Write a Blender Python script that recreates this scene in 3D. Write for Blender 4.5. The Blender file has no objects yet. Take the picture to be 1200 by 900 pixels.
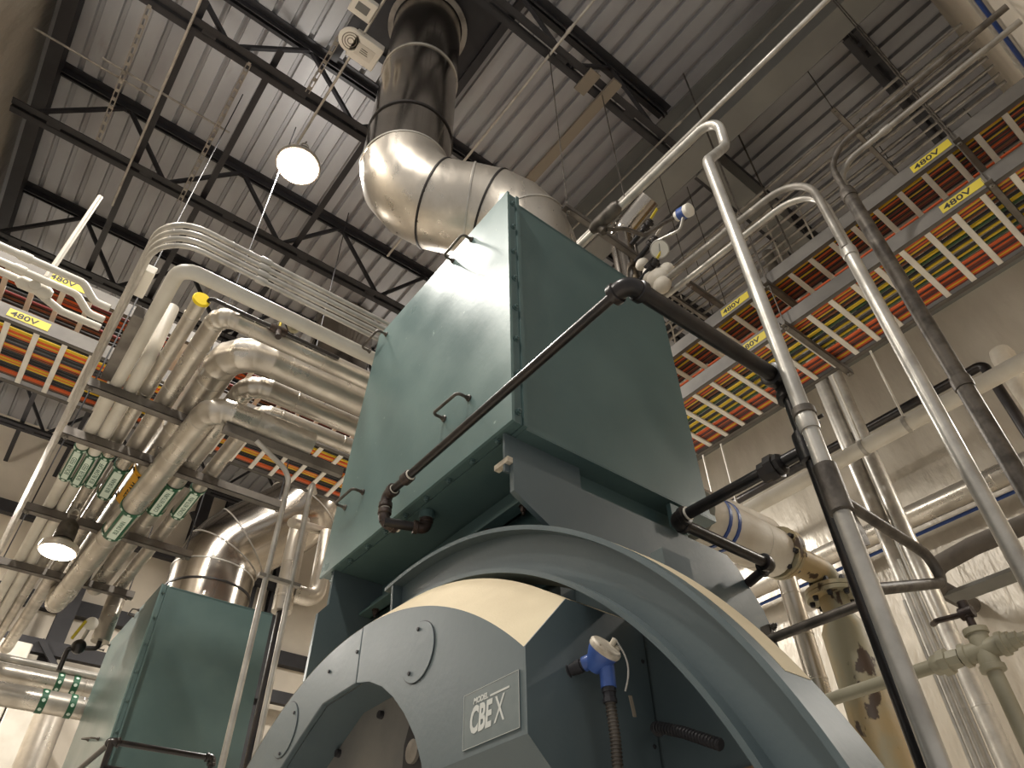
import bpy, math, random
from mathutils import Vector, Matrix, Quaternion
random.seed(7)
S = bpy.context.scene
COL = S.collection
V = Vector
PI = math.pi

# ------------------------------------------------------------------ camera
CAM = V((0, 0, 1.5))
FW = V((0.46415, 0.57466, 0.67403)).normalized()
RT = V((0.78683, -0.61697, -0.01582)).normalized()
UP = V((-0.40676, -0.53769, 0.73853)).normalized()
FPX = 832.0
cd = bpy.data.cameras.new('camera')
cam = bpy.data.objects.new('camera', cd)
COL.objects.link(cam)
cam.matrix_world = Matrix(((RT.x, UP.x, -FW.x, CAM.x), (RT.y, UP.y, -FW.y, CAM.y), (RT.z, UP.z, -FW.z, CAM.z), (0, 0, 0, 1)))
cd.sensor_width = 36
cd.lens = 36 * FPX / 1200
cd.clip_start = 0.02
S.camera = cam

# ------------------------------------------------------------------ world, exposure
S.view_settings.view_transform = 'Standard'
S.view_settings.look = 'None'
S.view_settings.gamma = 1
S.view_settings.use_curve_mapping = False
S.view_settings.exposure = 0.5
W = bpy.data.worlds.new('world')
S.world = W
W.use_nodes = True
W.node_tree.nodes['Background'].inputs[0].default_value = (1.0, 0.97, 0.93, 1)
W.node_tree.nodes['Background'].inputs[1].default_value = 0.36
LAMP_POWER = 125
LAMP_COLOR = (1.0, 0.955, 0.885)

# room sizes
ZC = 8.8          # underside of roof deck
ZB = 7.9          # joist bottom chords
XW = 7.0          # far insulated wall
YW = -0.55        # wall beside the camera
YB = 11.6         # back wall
XL = -1.75        # left wall


def at(px, py, X=None, Y=None, Z=None):
    """point of the room on a plane X=, Y= or Z=, read off the photograph"""
    v = FW * FPX + RT * (px - 600) - UP * (py - 450)
    if X is not None: t = (X - CAM.x) / v.x
    elif Y is not None: t = (Y - CAM.y) / v.y
    else: t = (Z - CAM.z) / v.z
    return CAM + v * t


# ------------------------------------------------------------------ materials
def srgb(c):
    return tuple(((x / 255) / 12.92 if x / 255 <= 0.04045 else (((x / 255) + 0.055) / 1.055) ** 2.4) for x in c) + (1,)


def mat(name, c, rough=0.5, metal=0.0, c2=None, scale=6.0, lo=0.4, hi=0.65, bump=0.0, bscale=40.0, stretch=(1, 1, 1), rvar=0.0, emit=None, estr=0, coat=0.0, rust=None, rlo=0.62, rhi=0.7, rscale=5.0, bdist=0.02):
    m = bpy.data.materials.new(name)
    m.use_nodes = True
    nt = m.node_tree
    b = nt.nodes['Principled BSDF']
    b.inputs['Base Color'].default_value = srgb(c)
    b.inputs['Roughness'].default_value = rough
    b.inputs['Metallic'].default_value = metal
    if coat:
        b.inputs['Coat Weight'].default_value = coat
        b.inputs['Coat Roughness'].default_value = 0.25
    tc = nt.nodes.new('ShaderNodeTexCoord')
    mp = nt.nodes.new('ShaderNodeMapping')
    mp.inputs['Scale'].default_value = stretch
    nt.links.new(tc.outputs['Object'], mp.inputs['Vector'])

    def noise(sc, det=5.0):
        n = nt.nodes.new('ShaderNodeTexNoise')
        n.inputs['Scale'].default_value = sc
        n.inputs['Detail'].default_value = det
        nt.links.new(mp.outputs['Vector'], n.inputs['Vector'])
        return n

    def ramp(src, a, bb):
        r = nt.nodes.new('ShaderNodeMapRange')
        r.inputs['From Min'].default_value = a
        r.inputs['From Max'].default_value = bb
        nt.links.new(src, r.inputs['Value'])
        return r
    colout = None
    if c2:
        n = noise(scale)
        r = ramp(n.outputs['Fac'], lo, hi)
        mx = nt.nodes.new('ShaderNodeMix')
        mx.data_type = 'RGBA'
        mx.inputs['A'].default_value = srgb(c)
        mx.inputs['B'].default_value = srgb(c2)
        nt.links.new(r.outputs['Result'], mx.inputs['Factor'])
        colout = mx.outputs['Result']
        if rvar:
            r2 = nt.nodes.new('ShaderNodeMapRange')
            r2.inputs['From Min'].default_value = 0.3
            r2.inputs['From Max'].default_value = 0.7
            r2.inputs['To Min'].default_value = max(0.02, rough - rvar)
            r2.inputs['To Max'].default_value = min(1, rough + rvar)
            nt.links.new(n.outputs['Fac'], r2.inputs['Value'])
            nt.links.new(r2.outputs['Result'], b.inputs['Roughness'])
    if rust:
        n = noise(rscale, 9.0)
        r = ramp(n.outputs['Fac'], rlo, rhi)
        mx = nt.nodes.new('ShaderNodeMix')
        mx.data_type = 'RGBA'
        if colout: nt.links.new(colout, mx.inputs['A'])
        else: mx.inputs['A'].default_value = srgb(c)
        mx.inputs['B'].default_value = srgb(rust)
        nt.links.new(r.outputs['Result'], mx.inputs['Factor'])
        colout = mx.outputs['Result']
    if colout: nt.links.new(colout, b.inputs['Base Color'])
    if bump:
        n = noise(bscale)
        bp = nt.nodes.new('ShaderNodeBump')
        bp.inputs['Strength'].default_value = bump
        bp.inputs['Distance'].default_value = bdist
        nt.links.new(n.outputs['Fac'], bp.inputs['Height'])
        nt.links.new(bp.outputs['Normal'], b.inputs['Normal'])
    if emit:
        b.inputs['Emission Color'].default_value = srgb(emit)
        b.inputs['Emission Strength'].default_value = estr
    return m


M = {}
M['teal'] = mat('teal_paint', (72, 92, 91), 0.36, 0.0, (79, 99, 97), 3, bump=0.03, bscale=60, rvar=0.06)
M['teal_door'] = mat('teal_paint_scratched', (90, 112, 111), 0.33, 0.1, (100, 122, 119), 2.2, bump=0.03, bscale=24, rvar=0.07, rust=(140, 158, 152), rlo=0.71, rhi=0.745, rscale=26)
M['teal_gray'] = mat('boiler_grey_paint', (74, 86, 89), 0.45, 0.0, (82, 93, 95), 2.5, bump=0.03, bscale=50, rvar=0.06)
M['lit_dust'] = mat('lit_dusty_cream', (206, 191, 160), 0.85, 0, (192, 176, 146), 3, bump=0.12, bscale=160)  # cream of a dusty top with overhead lamp light painted in
M['black_pipe'] = mat('black_iron', (24, 21, 21), 0.32, 0.2, (40, 33, 30), 12, bump=0.05)
M['iron_brown'] = mat('brown_iron_fitting', (52, 41, 36), 0.42, 0.3, (70, 56, 48), 18, bump=0.15, bscale=90)
M['sealant'] = mat('white_thread_sealant', (205, 198, 184), 0.8)
M['galv'] = mat('galvanised_steel', (184, 179, 170), 0.38, 0.45, (158, 153, 145), 9, bump=0.04, rvar=0.1)
M['galv_dull'] = mat('dull_galvanised_steel', (146, 140, 131), 0.5, 0.35, (118, 112, 104), 8, bump=0.05, rvar=0.1)
M['galv_dark'] = mat('weathered_conduit', (98, 91, 83), 0.5, 0.5, (66, 60, 54), 16, bump=0.1)
M['strut'] = mat('strut_channel', (120, 114, 107), 0.45, 0.6, (98, 92, 86), 7, rvar=0.1)
M['alum'] = mat('aluminium_jacket', (196, 189, 178), 0.34, 0.75, (172, 164, 153), 5, bump=0.025, bscale=14, rvar=0.12)
M['alum_crumple'] = mat('crumpled_aluminium_jacket', (200, 193, 182), 0.36, 0.75, (172, 164, 153), 5, bump=0.7, bscale=9, rvar=0.12)
M['stainless'] = mat('stainless_flue', (178, 170, 160), 0.17, 1.0, (160, 152, 142), 2.5, bump=0.02, bscale=5, rvar=0.05)
M['stainless_worn'] = mat('streaked_flue', (192, 184, 172), 0.34, 0.75, (178, 169, 157), 4, lo=0.3, hi=0.8, stretch=(4, 4, 0.8), rvar=0.1)
M['flue_band'] = mat('dark_flue_band', (46, 42, 40), 0.5, 0.5)
M['pvc'] = mat('white_pvc_jacket', (206, 200, 188), 0.42, 0, (192, 185, 172), 4, bump=0.03)
M['deck'] = mat('roof_deck_paint', (158, 157, 158), 0.55, 0.1, (142, 140, 141), 2.5, stretch=(1, 0.3, 1), rust=(120, 108, 98), rlo=0.68, rhi=0.82, rscale=3)
M['steel_dark'] = mat('dark_primer_steel', (27, 25, 28), 0.6, 0, (36, 34, 37), 6)
M['beam_gray'] = mat('grey_beam_paint', (108, 107, 103), 0.6, 0, (118, 117, 112), 2)
M['wall_poly'] = mat('insulation_poly', (190, 182, 168), 0.30, 0.10, (174, 165, 151), 2.0, bump=0.5, bscale=2.6, stretch=(1, 1.2, 0.4), bdist=0.10)
M['wall_plain'] = mat('wall_panel', (206, 196, 180), 0.6, 0, (192, 182, 167), 1.5, bump=0.1, bscale=4)
M['concrete'] = mat('concrete_floor', (226, 221, 212), 0.6, 0, (212, 207, 198), 3)
M['tray'] = mat('lit_tray_rung', (226, 221, 212), 0.5, 0.0, (210, 204, 195), 7)  # near white: light from below put into the rung colour
M['tray_side'] = mat('cable_tray_side', (98, 93, 87), 0.55, 0.2, (86, 81, 76), 6)
M['c_red'] = mat('red_cable', (104, 28, 22), 0.5)
M['c_orange'] = mat('orange_cable', (200, 84, 24), 0.5)
M['c_yellow'] = mat('yellow_cable', (206, 170, 24), 0.5)
M['c_black'] = mat('black_cable', (30, 27, 25), 0.5)
M['c_brown'] = mat('brown_cable', (120, 66, 34), 0.5)
M['c_green'] = mat('green_cable', (44, 74, 46), 0.5)
M['c_white'] = mat('white_cable', (205, 198, 186), 0.5)
M['label_yellow'] = mat('yellow_label', (196, 176, 40), 0.5)
M['ink'] = mat('black_ink', (20, 18, 16), 0.6)
M['marker_green'] = mat('green_marker', (28, 84, 56), 0.45)
M['marker_white'] = mat('white_marker_print', (204, 218, 204), 0.45)
M['steam_yellow'] = mat('steam_marker', (226, 166, 34), 0.5)
M['cap_yellow'] = mat('yellow_cap', (238, 208, 20), 0.45)
M['blue_paint'] = mat('blue_enamel', (64, 92, 156), 0.4, 0, (54, 78, 138), 20)
M['cap_cream'] = mat('dusty_aluminium_cap', (206, 196, 178), 0.6, 0.2, (170, 158, 140), 30, rust=(110, 96, 80), rlo=0.64, rhi=0.72, rscale=60)
M['beige_pipe'] = mat('old_beige_pipe', (148, 140, 114), 0.55, 0, (162, 140, 100), 4, lo=0.5, hi=0.6, bump=0.08, rust=(66, 48, 32), rlo=0.57, rhi=0.60, rscale=10, stretch=(1, 1, 0.6))
M['beige_paint'] = mat('beige_pipe_paint', (158, 150, 126), 0.5, 0, (170, 162, 138), 6, bump=0.04)
M['insul_white'] = mat('white_insulation', (206, 198, 184), 0.6, 0, (184, 172, 154), 5, bump=0.3, bscale=12)
M['white_box'] = mat('white_plastic', (220, 214, 202), 0.5)
M['gauge_face'] = mat('gauge_face', (225, 220, 208), 0.4)
M['blue_line'] = mat('blue_tubing', (36, 66, 130), 0.4)
M['rubber'] = mat('grey_rubber_foam', (92, 85, 78), 0.8, 0, (76, 70, 64), 6)
M['red'] = mat('red_paint', (130, 32, 26), 0.5)
M['plate_print'] = mat('nameplate_print', (186, 187, 181), 0.5)
M['plate_grey'] = mat('nameplate_film', (92, 102, 102), 0.36, 0, (100, 109, 108), 20)
M['scorch'] = mat('burner_plate', (120, 116, 108), 0.6, 0, (98, 96, 92), 3)
M['rustbrown'] = mat('rusted_base', (128, 104, 76), 0.7, 0, (104, 82, 60), 6)
M['lamp_shell'] = mat('lamp_reflector', (196, 188, 176), 0.35, 0.6)
M['lamp_lens'] = mat('lamp_lens', (255, 250, 238), 0.4, emit=(255, 240, 214), estr=22)
M['tan'] = mat('tan_steel', (122, 112, 98), 0.7)


# ------------------------------------------------------------------ mesh builder
class B:
    def __init__(s):
        s.v = []; s.f = []

    def add(s, vs, fs):
        o = len(s.v)
        s.v += [V(p) for p in vs]
        s.f += [tuple(i + o for i in f) for f in fs]
        return s

    def box(s, lo, hi):
        x0, y0, z0 = (min(lo[i], hi[i]) for i in range(3)); x1, y1, z1 = (max(lo[i], hi[i]) for i in range(3))
        return s.add([(x0, y0, z0), (x1, y0, z0), (x1, y1, z0), (x0, y1, z0), (x0, y0, z1), (x1, y0, z1), (x1, y1, z1), (x0, y1, z1)],
                     [(3, 2, 1, 0), (4, 5, 6, 7), (0, 1, 5, 4), (1, 2, 6, 5), (2, 3, 7, 6), (3, 0, 4, 7)])

    def obox(s, c, ax, h):
        c = V(c); a, b, d = (V(k).normalized() * h[i] for i, k in enumerate(ax))
        vs = [c + a * i + b * j + d * k for k in (-1, 1) for (i, j) in ((-1, -1), (1, -1), (1, 1), (-1, 1))]
        return s.add(vs, [(3, 2, 1, 0), (4, 5, 6, 7), (0, 1, 5, 4), (1, 2, 6, 5), (2, 3, 7, 6), (3, 0, 4, 7)])

    def bar(s, a, b, w, h, up=(0, 0, 1)):
        """rectangular bar from a to b"""
        a = V(a); b = V(b); d = (b - a); L = d.length; d.normalize()
        u = V(up); u = u - d * u.dot(d)
        if u.length < 1e-4: u = V((1, 0, 0)) - d * d.x
        u.normalize(); r = d.cross(u)
        return s.obox((a + b) / 2, (d, r, u), (L / 2, w / 2, h / 2))

    def rings(s, rings, cap=True, closed=False):
        n = len(rings[0]); vs = [p for r in rings for p in r]; fs = []
        m = len(rings)
        for i in range(m if closed else m - 1):
            for j in range(n):
                a = i * n + j; b = i * n + (j + 1) % n; i2 = (i + 1) % m
                fs.append((a, b, i2 * n + (j + 1) % n, i2 * n + j))
        if cap and not closed:
            fs.append(tuple(range(n - 1, -1, -1)))
            fs.append(tuple((m - 1) * n + j for j in range(n)))
        return s.add(vs, fs)

    def tube(s, pts, r, n=12, fillet=0.0, cap=True, k=6):
        path = fillet_path(pts, fillet, k) if fillet else [V(p) for p in pts]
        fr = frames(path)
        rs = []
        for i, (p, u, w) in enumerate(fr):
            rr = r[i] if isinstance(r, (list, tuple)) else r
            rs.append([p + (u * math.cos(2 * PI * j / n) + w * math.sin(2 * PI * j / n)) * rr for j in range(n)])
        return s.rings(rs, cap)

    def ridged(s, pts, r, n=24, fillet=0.0, step=0.0, off=0.1, gores=True, h=0.004, k=8):
        """pipe jacket whose seams are ridges of the same surface"""
        path = fillet_path(pts, fillet, k) if fillet else [V(p) for p in pts]
        cum = [0.0]
        for a, c in zip(path[:-1], path[1:]): cum.append(cum[-1] + (c - a).length)
        seams = []
        if step:
            d = off
            while d < cum[-1] - 0.02: seams.append(d); d += step
        if gores and len(pts) > 2:
            for i in range(1, len(path) - 1):
                if min(cum[i + 1] - cum[i], cum[i] - cum[i - 1]) < fillet * 0.5 and all(abs(cum[i] - q) > 0.03 for q in seams): seams.append(cum[i])
        ev = [(c, r) for c in cum if all(abs(c - q) > 0.009 for q in seams)]
        for q in seams: ev += [(q - 0.006, r), (q - 0.004, r + h), (q + 0.004, r + h), (q + 0.006, r)]
        ev = sorted(e for e in ev if 0 <= e[0] <= cum[-1])

        def pos(d):
            for i in range(len(path) - 1):
                if d <= cum[i + 1] + 1e-9: return path[i].lerp(path[i + 1], (d - cum[i]) / (cum[i + 1] - cum[i]))
            return path[-1]
        P, R = [], []
        for d, rr in ev:
            q = pos(d)
            if P and (q - P[-1]).length < 5e-4: continue
            P.append(q); R.append(rr)
        return s.tube(P, R, n)

    def lathe(s, o, d, prof, n=20, cap=True):
        o = V(o); d = V(d).normalized()
        u = d.orthogonal().normalized(); w = d.cross(u)
        rs = [[o + d * t + (u * math.cos(2 * PI * j / n) + w * math.sin(2 * PI * j / n)) * max(r, 1e-4) for j in range(n)] for (t, r) in prof]
        return s.rings(rs, cap)

    def prism(s, poly, vec):
        p = [V(q) for q in poly]; vec = V(vec); n = len(p)
        vs = p + [q + vec for q in p]
        fs = [tuple(range(n - 1, -1, -1)), tuple(range(n, 2 * n))] + [(i, (i + 1) % n, n + (i + 1) % n, n + i) for i in range(n)]
        return s.add(vs, fs)

    def hexbolt(s, p, d, r=0.012, h=0.012):
        s.lathe(p, d, [(0, r * 1.45), (0.003, r * 1.45)], 12)
        s.lathe(V(p) + V(d).normalized() * 0.003, d, [(0, r), (h * 0.8, r), (h, r * 0.8)], 6)
        s.lathe(V(p) + V(d).normalized() * (0.003 + h), d, [(0, r * 0.5), (h * 0.5, r * 0.5)], 8)
        return s

    def sphere(s, c, r, n=12, m=8, sc=(1, 1, 1)):
        rs = []
        for i in range(1, m):
            a = PI * i / m
            rs.append([V(c) + V((sc[0] * r * math.sin(a) * math.cos(2 * PI * j / n), sc[1] * r * math.sin(a) * math.sin(2 * PI * j / n), -sc[2] * r * math.cos(a))) for j in range(n)])
        return s.rings(rs)

    def arcband(s, cy, cz, r0, r1, x0, x1, a0, a1, n=60):
        """solid ring segment about the X direction"""
        rs = []
        for i in range(n + 1):
            a = a0 + (a1 - a0) * i / n
            c, q = math.cos(a), math.sin(a)
            rs.append([V((x0, cy + r0 * c, cz + r0 * q)), V((x1, cy + r0 * c, cz + r0 * q)), V((x1, cy + r1 * c, cz + r1 * q)), V((x0, cy + r1 * c, cz + r1 * q))])
        return s.rings(rs)


def fillet_path(pts, rad, k=6):
    pts = [V(p) for p in pts]
    out = [pts[0]]
    for i in range(1, len(pts) - 1):
        a, b, c = pts[i - 1], pts[i], pts[i + 1]
        d1 = (a - b).normalized(); d2 = (c - b).normalized()
        ang = d1.angle(d2)
        if ang > PI - 0.02:
            out.append(b); continue
        rr = rad[i - 1] if isinstance(rad, (list, tuple)) else rad
        t = min(rr / math.tan(ang / 2), (a - b).length * 0.49, (c - b).length * 0.49)
        rr = t * math.tan(ang / 2)
        bis = (d1 + d2).normalized(); cen = b + bis * (rr / math.sin(ang / 2))
        p1 = b + d1 * t; p2 = b + d2 * t
        v1 = p1 - cen; v2 = p2 - cen; tot = v1.angle(v2); axis = v1.cross(v2).normalized()
        for j in range(k + 1):
            out.append(cen + Quaternion(axis, tot * j / k) @ v1)
    out.append(pts[-1])
    res = [out[0]]
    for p in out[1:]:
        if (p - res[-1]).length > 1e-5: res.append(p)
    return res


def frames(path):
    n = len(path); T = []
    for i in range(n):
        a = path[max(i - 1, 0)]; b = path[min(i + 1, n - 1)]
        if 0 < i < n - 1:
            T.append(((path[i] - a).normalized() + (b - path[i]).normalized()).normalized())
        else: T.append((b - a).normalized())
    u = T[0].orthogonal().normalized(); res = []
    for i in range(n):
        u = (u - T[i] * u.dot(T[i])).normalized()
        res.append((path[i], u, T[i].cross(u)))
    return res


def sample(path, step, start=0.0):
    """points and tangents along a polyline"""
    out = []; d = start; acc = 0
    for a, b in zip(path[:-1], path[1:]):
        L = (b - a).length
        while d <= acc + L:
            t = (d - acc) / L
            out.append((a.lerp(b, t), (b - a).normalized()))
            d += step
        acc += L
    return out


ROOTLOC = {}


def build(b, name, m, parent=None, smooth=40, bevel=0.0, kind=None):
    me = bpy.data.meshes.new(name)
    if parent is not None:
        o = ROOTLOC[parent.name]
    else:
        xs = [p.x for p in b.v]; ys = [p.y for p in b.v]; zs = [p.z for p in b.v]
        o = V(((min(xs) + max(xs)) / 2, (min(ys) + max(ys)) / 2, min(zs)))
    me.from_pydata([tuple(p - o) for p in b.v], [], b.f)
    me.validate()
    me.update()
    if smooth:
        me.polygons.foreach_set('use_smooth', [True] * len(me.polygons))
        me.set_sharp_from_angle(angle=math.radians(smooth))
    me.materials.append(M[m] if isinstance(m, str) else m)
    ob = bpy.data.objects.new(name, me)
    COL.objects.link(ob)
    ROOTLOC[ob.name] = o
    if parent is not None: ob.parent = parent
    else: ob.location = o
    if bevel:
        md = ob.modifiers.new('bevel', 'BEVEL'); md.width = bevel; md.segments = 2; md.limit_method = 'ANGLE'; md.angle_limit = math.radians(40)
    if kind: ob['kind'] = kind
    return ob


def tag(o, label, cat, group=None, kind=None):
    o['label'] = label; o['category'] = cat
    if group: o['group'] = group
    if kind: o['kind'] = kind
    return o


def thing(name, label, cat, loc, group=None):
    o = bpy.data.objects.new(name, None)
    COL.objects.link(o)
    o.location = loc; o.empty_display_size = 0.1
    ROOTLOC[o.name] = V(loc)
    return tag(o, label, cat, group)


def top(b, name, m, label, cat, group=None, **k):
    return tag(build(b, name, m, **k), label, cat, group)


def struct(b, name, m, **k):
    return build(b, name, m, kind='structure', **k)


def text(b, s, o, xd, yd, size, thick=0.001, sx=1.0, align='LEFT', shear=0.0, bold=0.0):
    """lettering with its baseline at o, running along xd"""
    cu = bpy.data.curves.new('lettering', 'FONT')
    cu.body = s; cu.size = size; cu.extrude = thick; cu.align_x = align; cu.shear = shear; cu.offset = bold
    cu.resolution_u = 3
    ob = bpy.data.objects.new('lettering_tmp', cu)
    COL.objects.link(ob)
    dg = bpy.context.evaluated_depsgraph_get()
    me = ob.evaluated_get(dg).to_mesh()
    xd = V(xd).normalized(); yd = V(yd).normalized(); zd = xd.cross(yd)
    b.add([V(o) + xd * (p.co.x * sx) + yd * p.co.y + zd * p.co.z for p in me.vertices], [tuple(f.vertices) for f in me.polygons])
    ob.evaluated_get(dg).to_mesh_clear()
    bpy.data.objects.remove(ob); bpy.data.curves.remove(cu)
    return b


X3 = V((1, 0, 0)); Y3 = V((0, 1, 0)); Z3 = V((0, 0, 1))

# ================================================================== ROOM
b = B()
b.box((XL - 0.3, YW - 0.3, -0.15), (XW + 0.3, YB + 0.3, 0.0))
struct(b, 'floor', 'concrete')

# corrugated roof deck, ribs along Y
b = B(); prof = []
PITCH = 0.19
x = XL - 0.2
while x < XW + 0.2:
    prof += [(x, ZC), (x + 0.132, ZC), (x + 0.142, ZC + 0.045), (x + 0.18, ZC + 0.045)]
    x += PITCH
y0, y1 = YW - 0.1, YB + 0.1
n = len(prof)
b.add([(p[0], y0, p[1]) for p in prof] + [(p[0], y1, p[1]) for p in prof], [(i, i + 1, n + i + 1, n + i) for i in range(n - 1)])
b.box((XL - 0.3, y0, ZC + 0.06), (XW + 0.3, y1, ZC + 0.16))
struct(b, 'ceiling', 'deck', smooth=0)

b = B(); b.box((XW, YW - 0.3, 0), (XW + 0.2, YB + 0.2, ZC))
struct(b, 'wall_far', 'wall_poly')
b = B(); b.box((2.2, YW - 0.2, 0), (XW, YW, ZC + 0.05))
struct(b, 'wall_side', 'wall_plain')
b = B(); b.box((XL, YB, 0), (XW, YB + 0.2, ZC))
struct(b, 'wall_back', 'wall_plain')
b = B(); b.box((XL - 0.2, 2.6, 0), (XL, YB, ZC))
struct(b, 'wall_left', 'wall_poly')

# steel girts and bands on the walls
b = B(); b.box((XW - 0.1, YW + 0.03, 7.28), (XW, YB - 0.1, 7.62))
struct(b, 'trim_1', 'beam_gray')
b = B(); b.box((XW - 0.012, YW + 0.02, 7.62), (XW, YB, 7.95))
struct(b, 'trim_2', 'wall_plain')
for z in (6.0, 3.3):
    b = B(); b.box((XL + 0.15, YB - 0.14, z), (XW - 0.2, YB, z + 0.22))
    struct(b, 'trim_%d' % (3 if z > 5 else 4), 'steel_dark')
# ------------------------------------------------------------------ joists
def joist(y, xa, xb, label, ends=True):
    t = thing('roof_joist', label, 'joist', (0.5 * (xa + xb), y, ZB), 'open web joists under the roof deck')
    b = B()
    xe = xa + (0.0); xf = xb
    for s in (-1, 1):
        b.box((xe, y + s * 0.022, ZB), (xf, y + s * 0.082, ZB + 0.010))
        b.box((xe, y + s * 0.016, ZB), (xf, y + s * 0.026, ZB + 0.07))
    x = xe + 0.3
    while x < xf:
        b.box((x, y - 0.03, ZB + 0.002), (x + 0.12, y + 0.03, ZB + 0.014)); x += 0.85
    build(b, 'bottom_chord', 'steel_dark', t, smooth=0)
    b = B()
    for s in (-1, 1):
        b.box((xa, y + s * 0.02, ZC - 0.012), (xb, y + s * 0.09, ZC - 0.002))
        b.box((xa, y + s * 0.016, ZC - 0.09), (xb, y + s * 0.026, ZC - 0.002))
    build(b, 'top_chord', 'steel_dark', t, smooth=0)
    x = xa + 0.15; up = True
    while x + 0.62 < xb:
        a, c = (ZB + 0.03, ZC - 0.04) if up else (ZC - 0.04, ZB + 0.03)
        b = B(); b.bar((x, y, a), (x + 0.62, y, c), 0.036, 0.036, (0, 1, 0)); build(b, 'web_member', 'steel_dark', t, smooth=0)
        x += 0.62; up = not up
    return t


JY = [0.10, 1.81, 3.52, 5.23, 6.94, 8.65, 10.36]
jl = ['dark steel joist ending at the grey beam, nearest joist on the right', 'dark roof joist crossing just in front of the tall silver stack',
      'dark roof joist passing just behind the tall silver stack', 'dark roof joist above the elbows of the pipe rack', 'dark roof joist second beyond the silver stack, over the cable trays',
      'dark roof joist third beyond the silver stack', 'dark roof joist nearest the back wall']
for i, y in enumerate(JY):
    if i > 0: joist(y, XL + 0.1, 3.66, jl[i])
for i, y in enumerate(JY[:3]):
    joist(y, 3.98, XW - 0.05, ['short dark joist beyond the grey beam, nearest the side wall', 'short dark joist beyond the grey beam, above the bank of thin conduits', 'short dark joist beyond the grey beam, hidden partly by the economizer'][i])

# grey main beam along Y and its cross beam
bx0, bx1 = 3.68, 3.95
t = thing('roof_beam', 'large grey painted steel I-beam under the roof deck at upper right', 'beam', (4.03, 5, ZB))
b = B(); b.box((bx0, YW + 0.02, ZB), (bx1, YB - 0.05, ZB + 0.03)); build(b, 'bottom_flange', 'beam_gray', t)
b = B(); b.box((3.805, YW + 0.02, ZB + 0.03), (3.825, YB - 0.05, ZC - 0.04)); build(b, 'web', 'beam_gray', t)
b = B(); b.box((bx0, YW + 0.02, ZC - 0.04), (bx1, YB - 0.05, ZC - 0.005)); build(b, 'top_flange', 'beam_gray', t)
p = at(845, 205, Z=ZB); q = at(950, 290, Z=ZB)
t = thing('cross_beam', 'grey steel cross beam framing into the large roof beam behind the hooked conduit', 'beam', (5.2, p.y, ZB))
yc = p.y + 0.04
b = B(); b.box((bx1 + 0.01, yc - 0.12, ZB - 0.02), (q.x, yc + 0.12, ZB + 0.01)); build(b, 'bottom_flange', 'beam_gray', t)
b = B(); b.box((bx1 + 0.01, yc - 0.012, ZB + 0.01), (q.x, yc + 0.012, ZC - 0.1)); build(b, 'web', 'beam_gray', t)
# dark beam along the left wall
t = thing('edge_beam', 'dark steel edge beam running along the left wall under the deck', 'beam', (XL + 0.2, 6, 8.3))
xe = at(60, 80, Z=8.4).x
b = B(); b.box((xe - 0.06, 2.65, 8.35), (xe + 0.06, YB - 0.05, 8.38)); build(b, 'bottom_flange', 'steel_dark', t)
b = B(); b.box((xe - 0.012, 2.65, 8.38), (xe + 0.012, YB - 0.05, 8.78)); build(b, 'web', 'steel_dark', t)
# bridging angles
for (px, py), lab in (((320, 77), 'dark bridging angle crossing the joists above the round lamp'), ((395, 215), 'dark bridging angle crossing the joists between round lamp and silver duct'), ((185, 130), 'dark bridging angle crossing the joists left of the round lamp')):
    xx = at(px, py, Z=ZB + 0.1).x
    b = B(); b.box((xx - 0.03, 3.3, ZB + 0.08), (xx + 0.03, YB - 0.1, ZB + 0.088)); b.box((xx - 0.004, 3.3, ZB + 0.085), (xx + 0.004, YB - 0.1, ZB + 0.14))
    top(b, 'bridging_angle', 'steel_dark', lab, 'steel angle', 'bridging between the joists', smooth=0)


# ------------------------------------------------------------------ high-bay lamps
def highbay(p, r, label, cordtop, power=LAMP_POWER, up=0.05):
    t = thing('high_bay_lamp', label, 'lamp', p, 'round high bay lamps')
    p = V(p)
    b = B(); b.lathe(p, Z3, [(0, r), (0.02, r * 1.03), (0.05, r * 0.98), (r * 0.45, r * 0.72), (r * 0.75, r * 0.45), (r * 0.8, 0.02)], 32); build(b, 'reflector', 'lamp_shell', t)
    b = B(); b.lathe(p - Z3 * 0.012, Z3, [(0, r * 0.55), (0.006, r * 0.9), (0.012, r * 0.93)], 32); build(b, 'lens', 'lamp_lens', t)
    b = B(); b.lathe(p + Z3 * r * 0.78, Z3, [(0, 0.07), (0.12, 0.065), (0.16, 0.03)], 16); build(b, 'driver_housing', 'galv_dark', t)
    b = B(); c = p + Z3 * (r * 0.78 + 0.2)
    b.tube([c + V((0.035 * math.cos(a), 0, 0.05 * math.sin(a))) for a in [i * PI / 6 - PI / 2 for i in range(11)]], 0.008, 8); build(b, 'hook', 'galv', t)
    b = B(); b.tube([c + Z3 * 0.05, (c.x, c.y, cordtop)], 0.005, 8); build(b, 'hanger_rod', 'galv_dark', t)
    L = bpy.data.lights.new('lamp_light', 'AREA'); L.shape = 'DISK'; L.size = r * 1.8; L.energy = power; L.color = LAMP_COLOR
    lo = bpy.data.objects.new('lamp_light', L); COL.objects.link(lo); lo.location = (0, 0, -0.03); lo.parent = t
    L2 = bpy.data.lights.new('added_uplight', 'AREA'); L2.shape = 'DISK'; L2.size = r * 1.2; L2.energy = power * up; L2.color = LAMP_COLOR
    l2 = bpy.data.objects.new('added_uplight', L2); COL.objects.link(l2); l2.location = (0, 0, r * 0.78 + 0.3); l2.rotation_euler = (PI, 0, 0); l2.parent = t  # extra upward light added to brighten the roof deck
    return t


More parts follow.
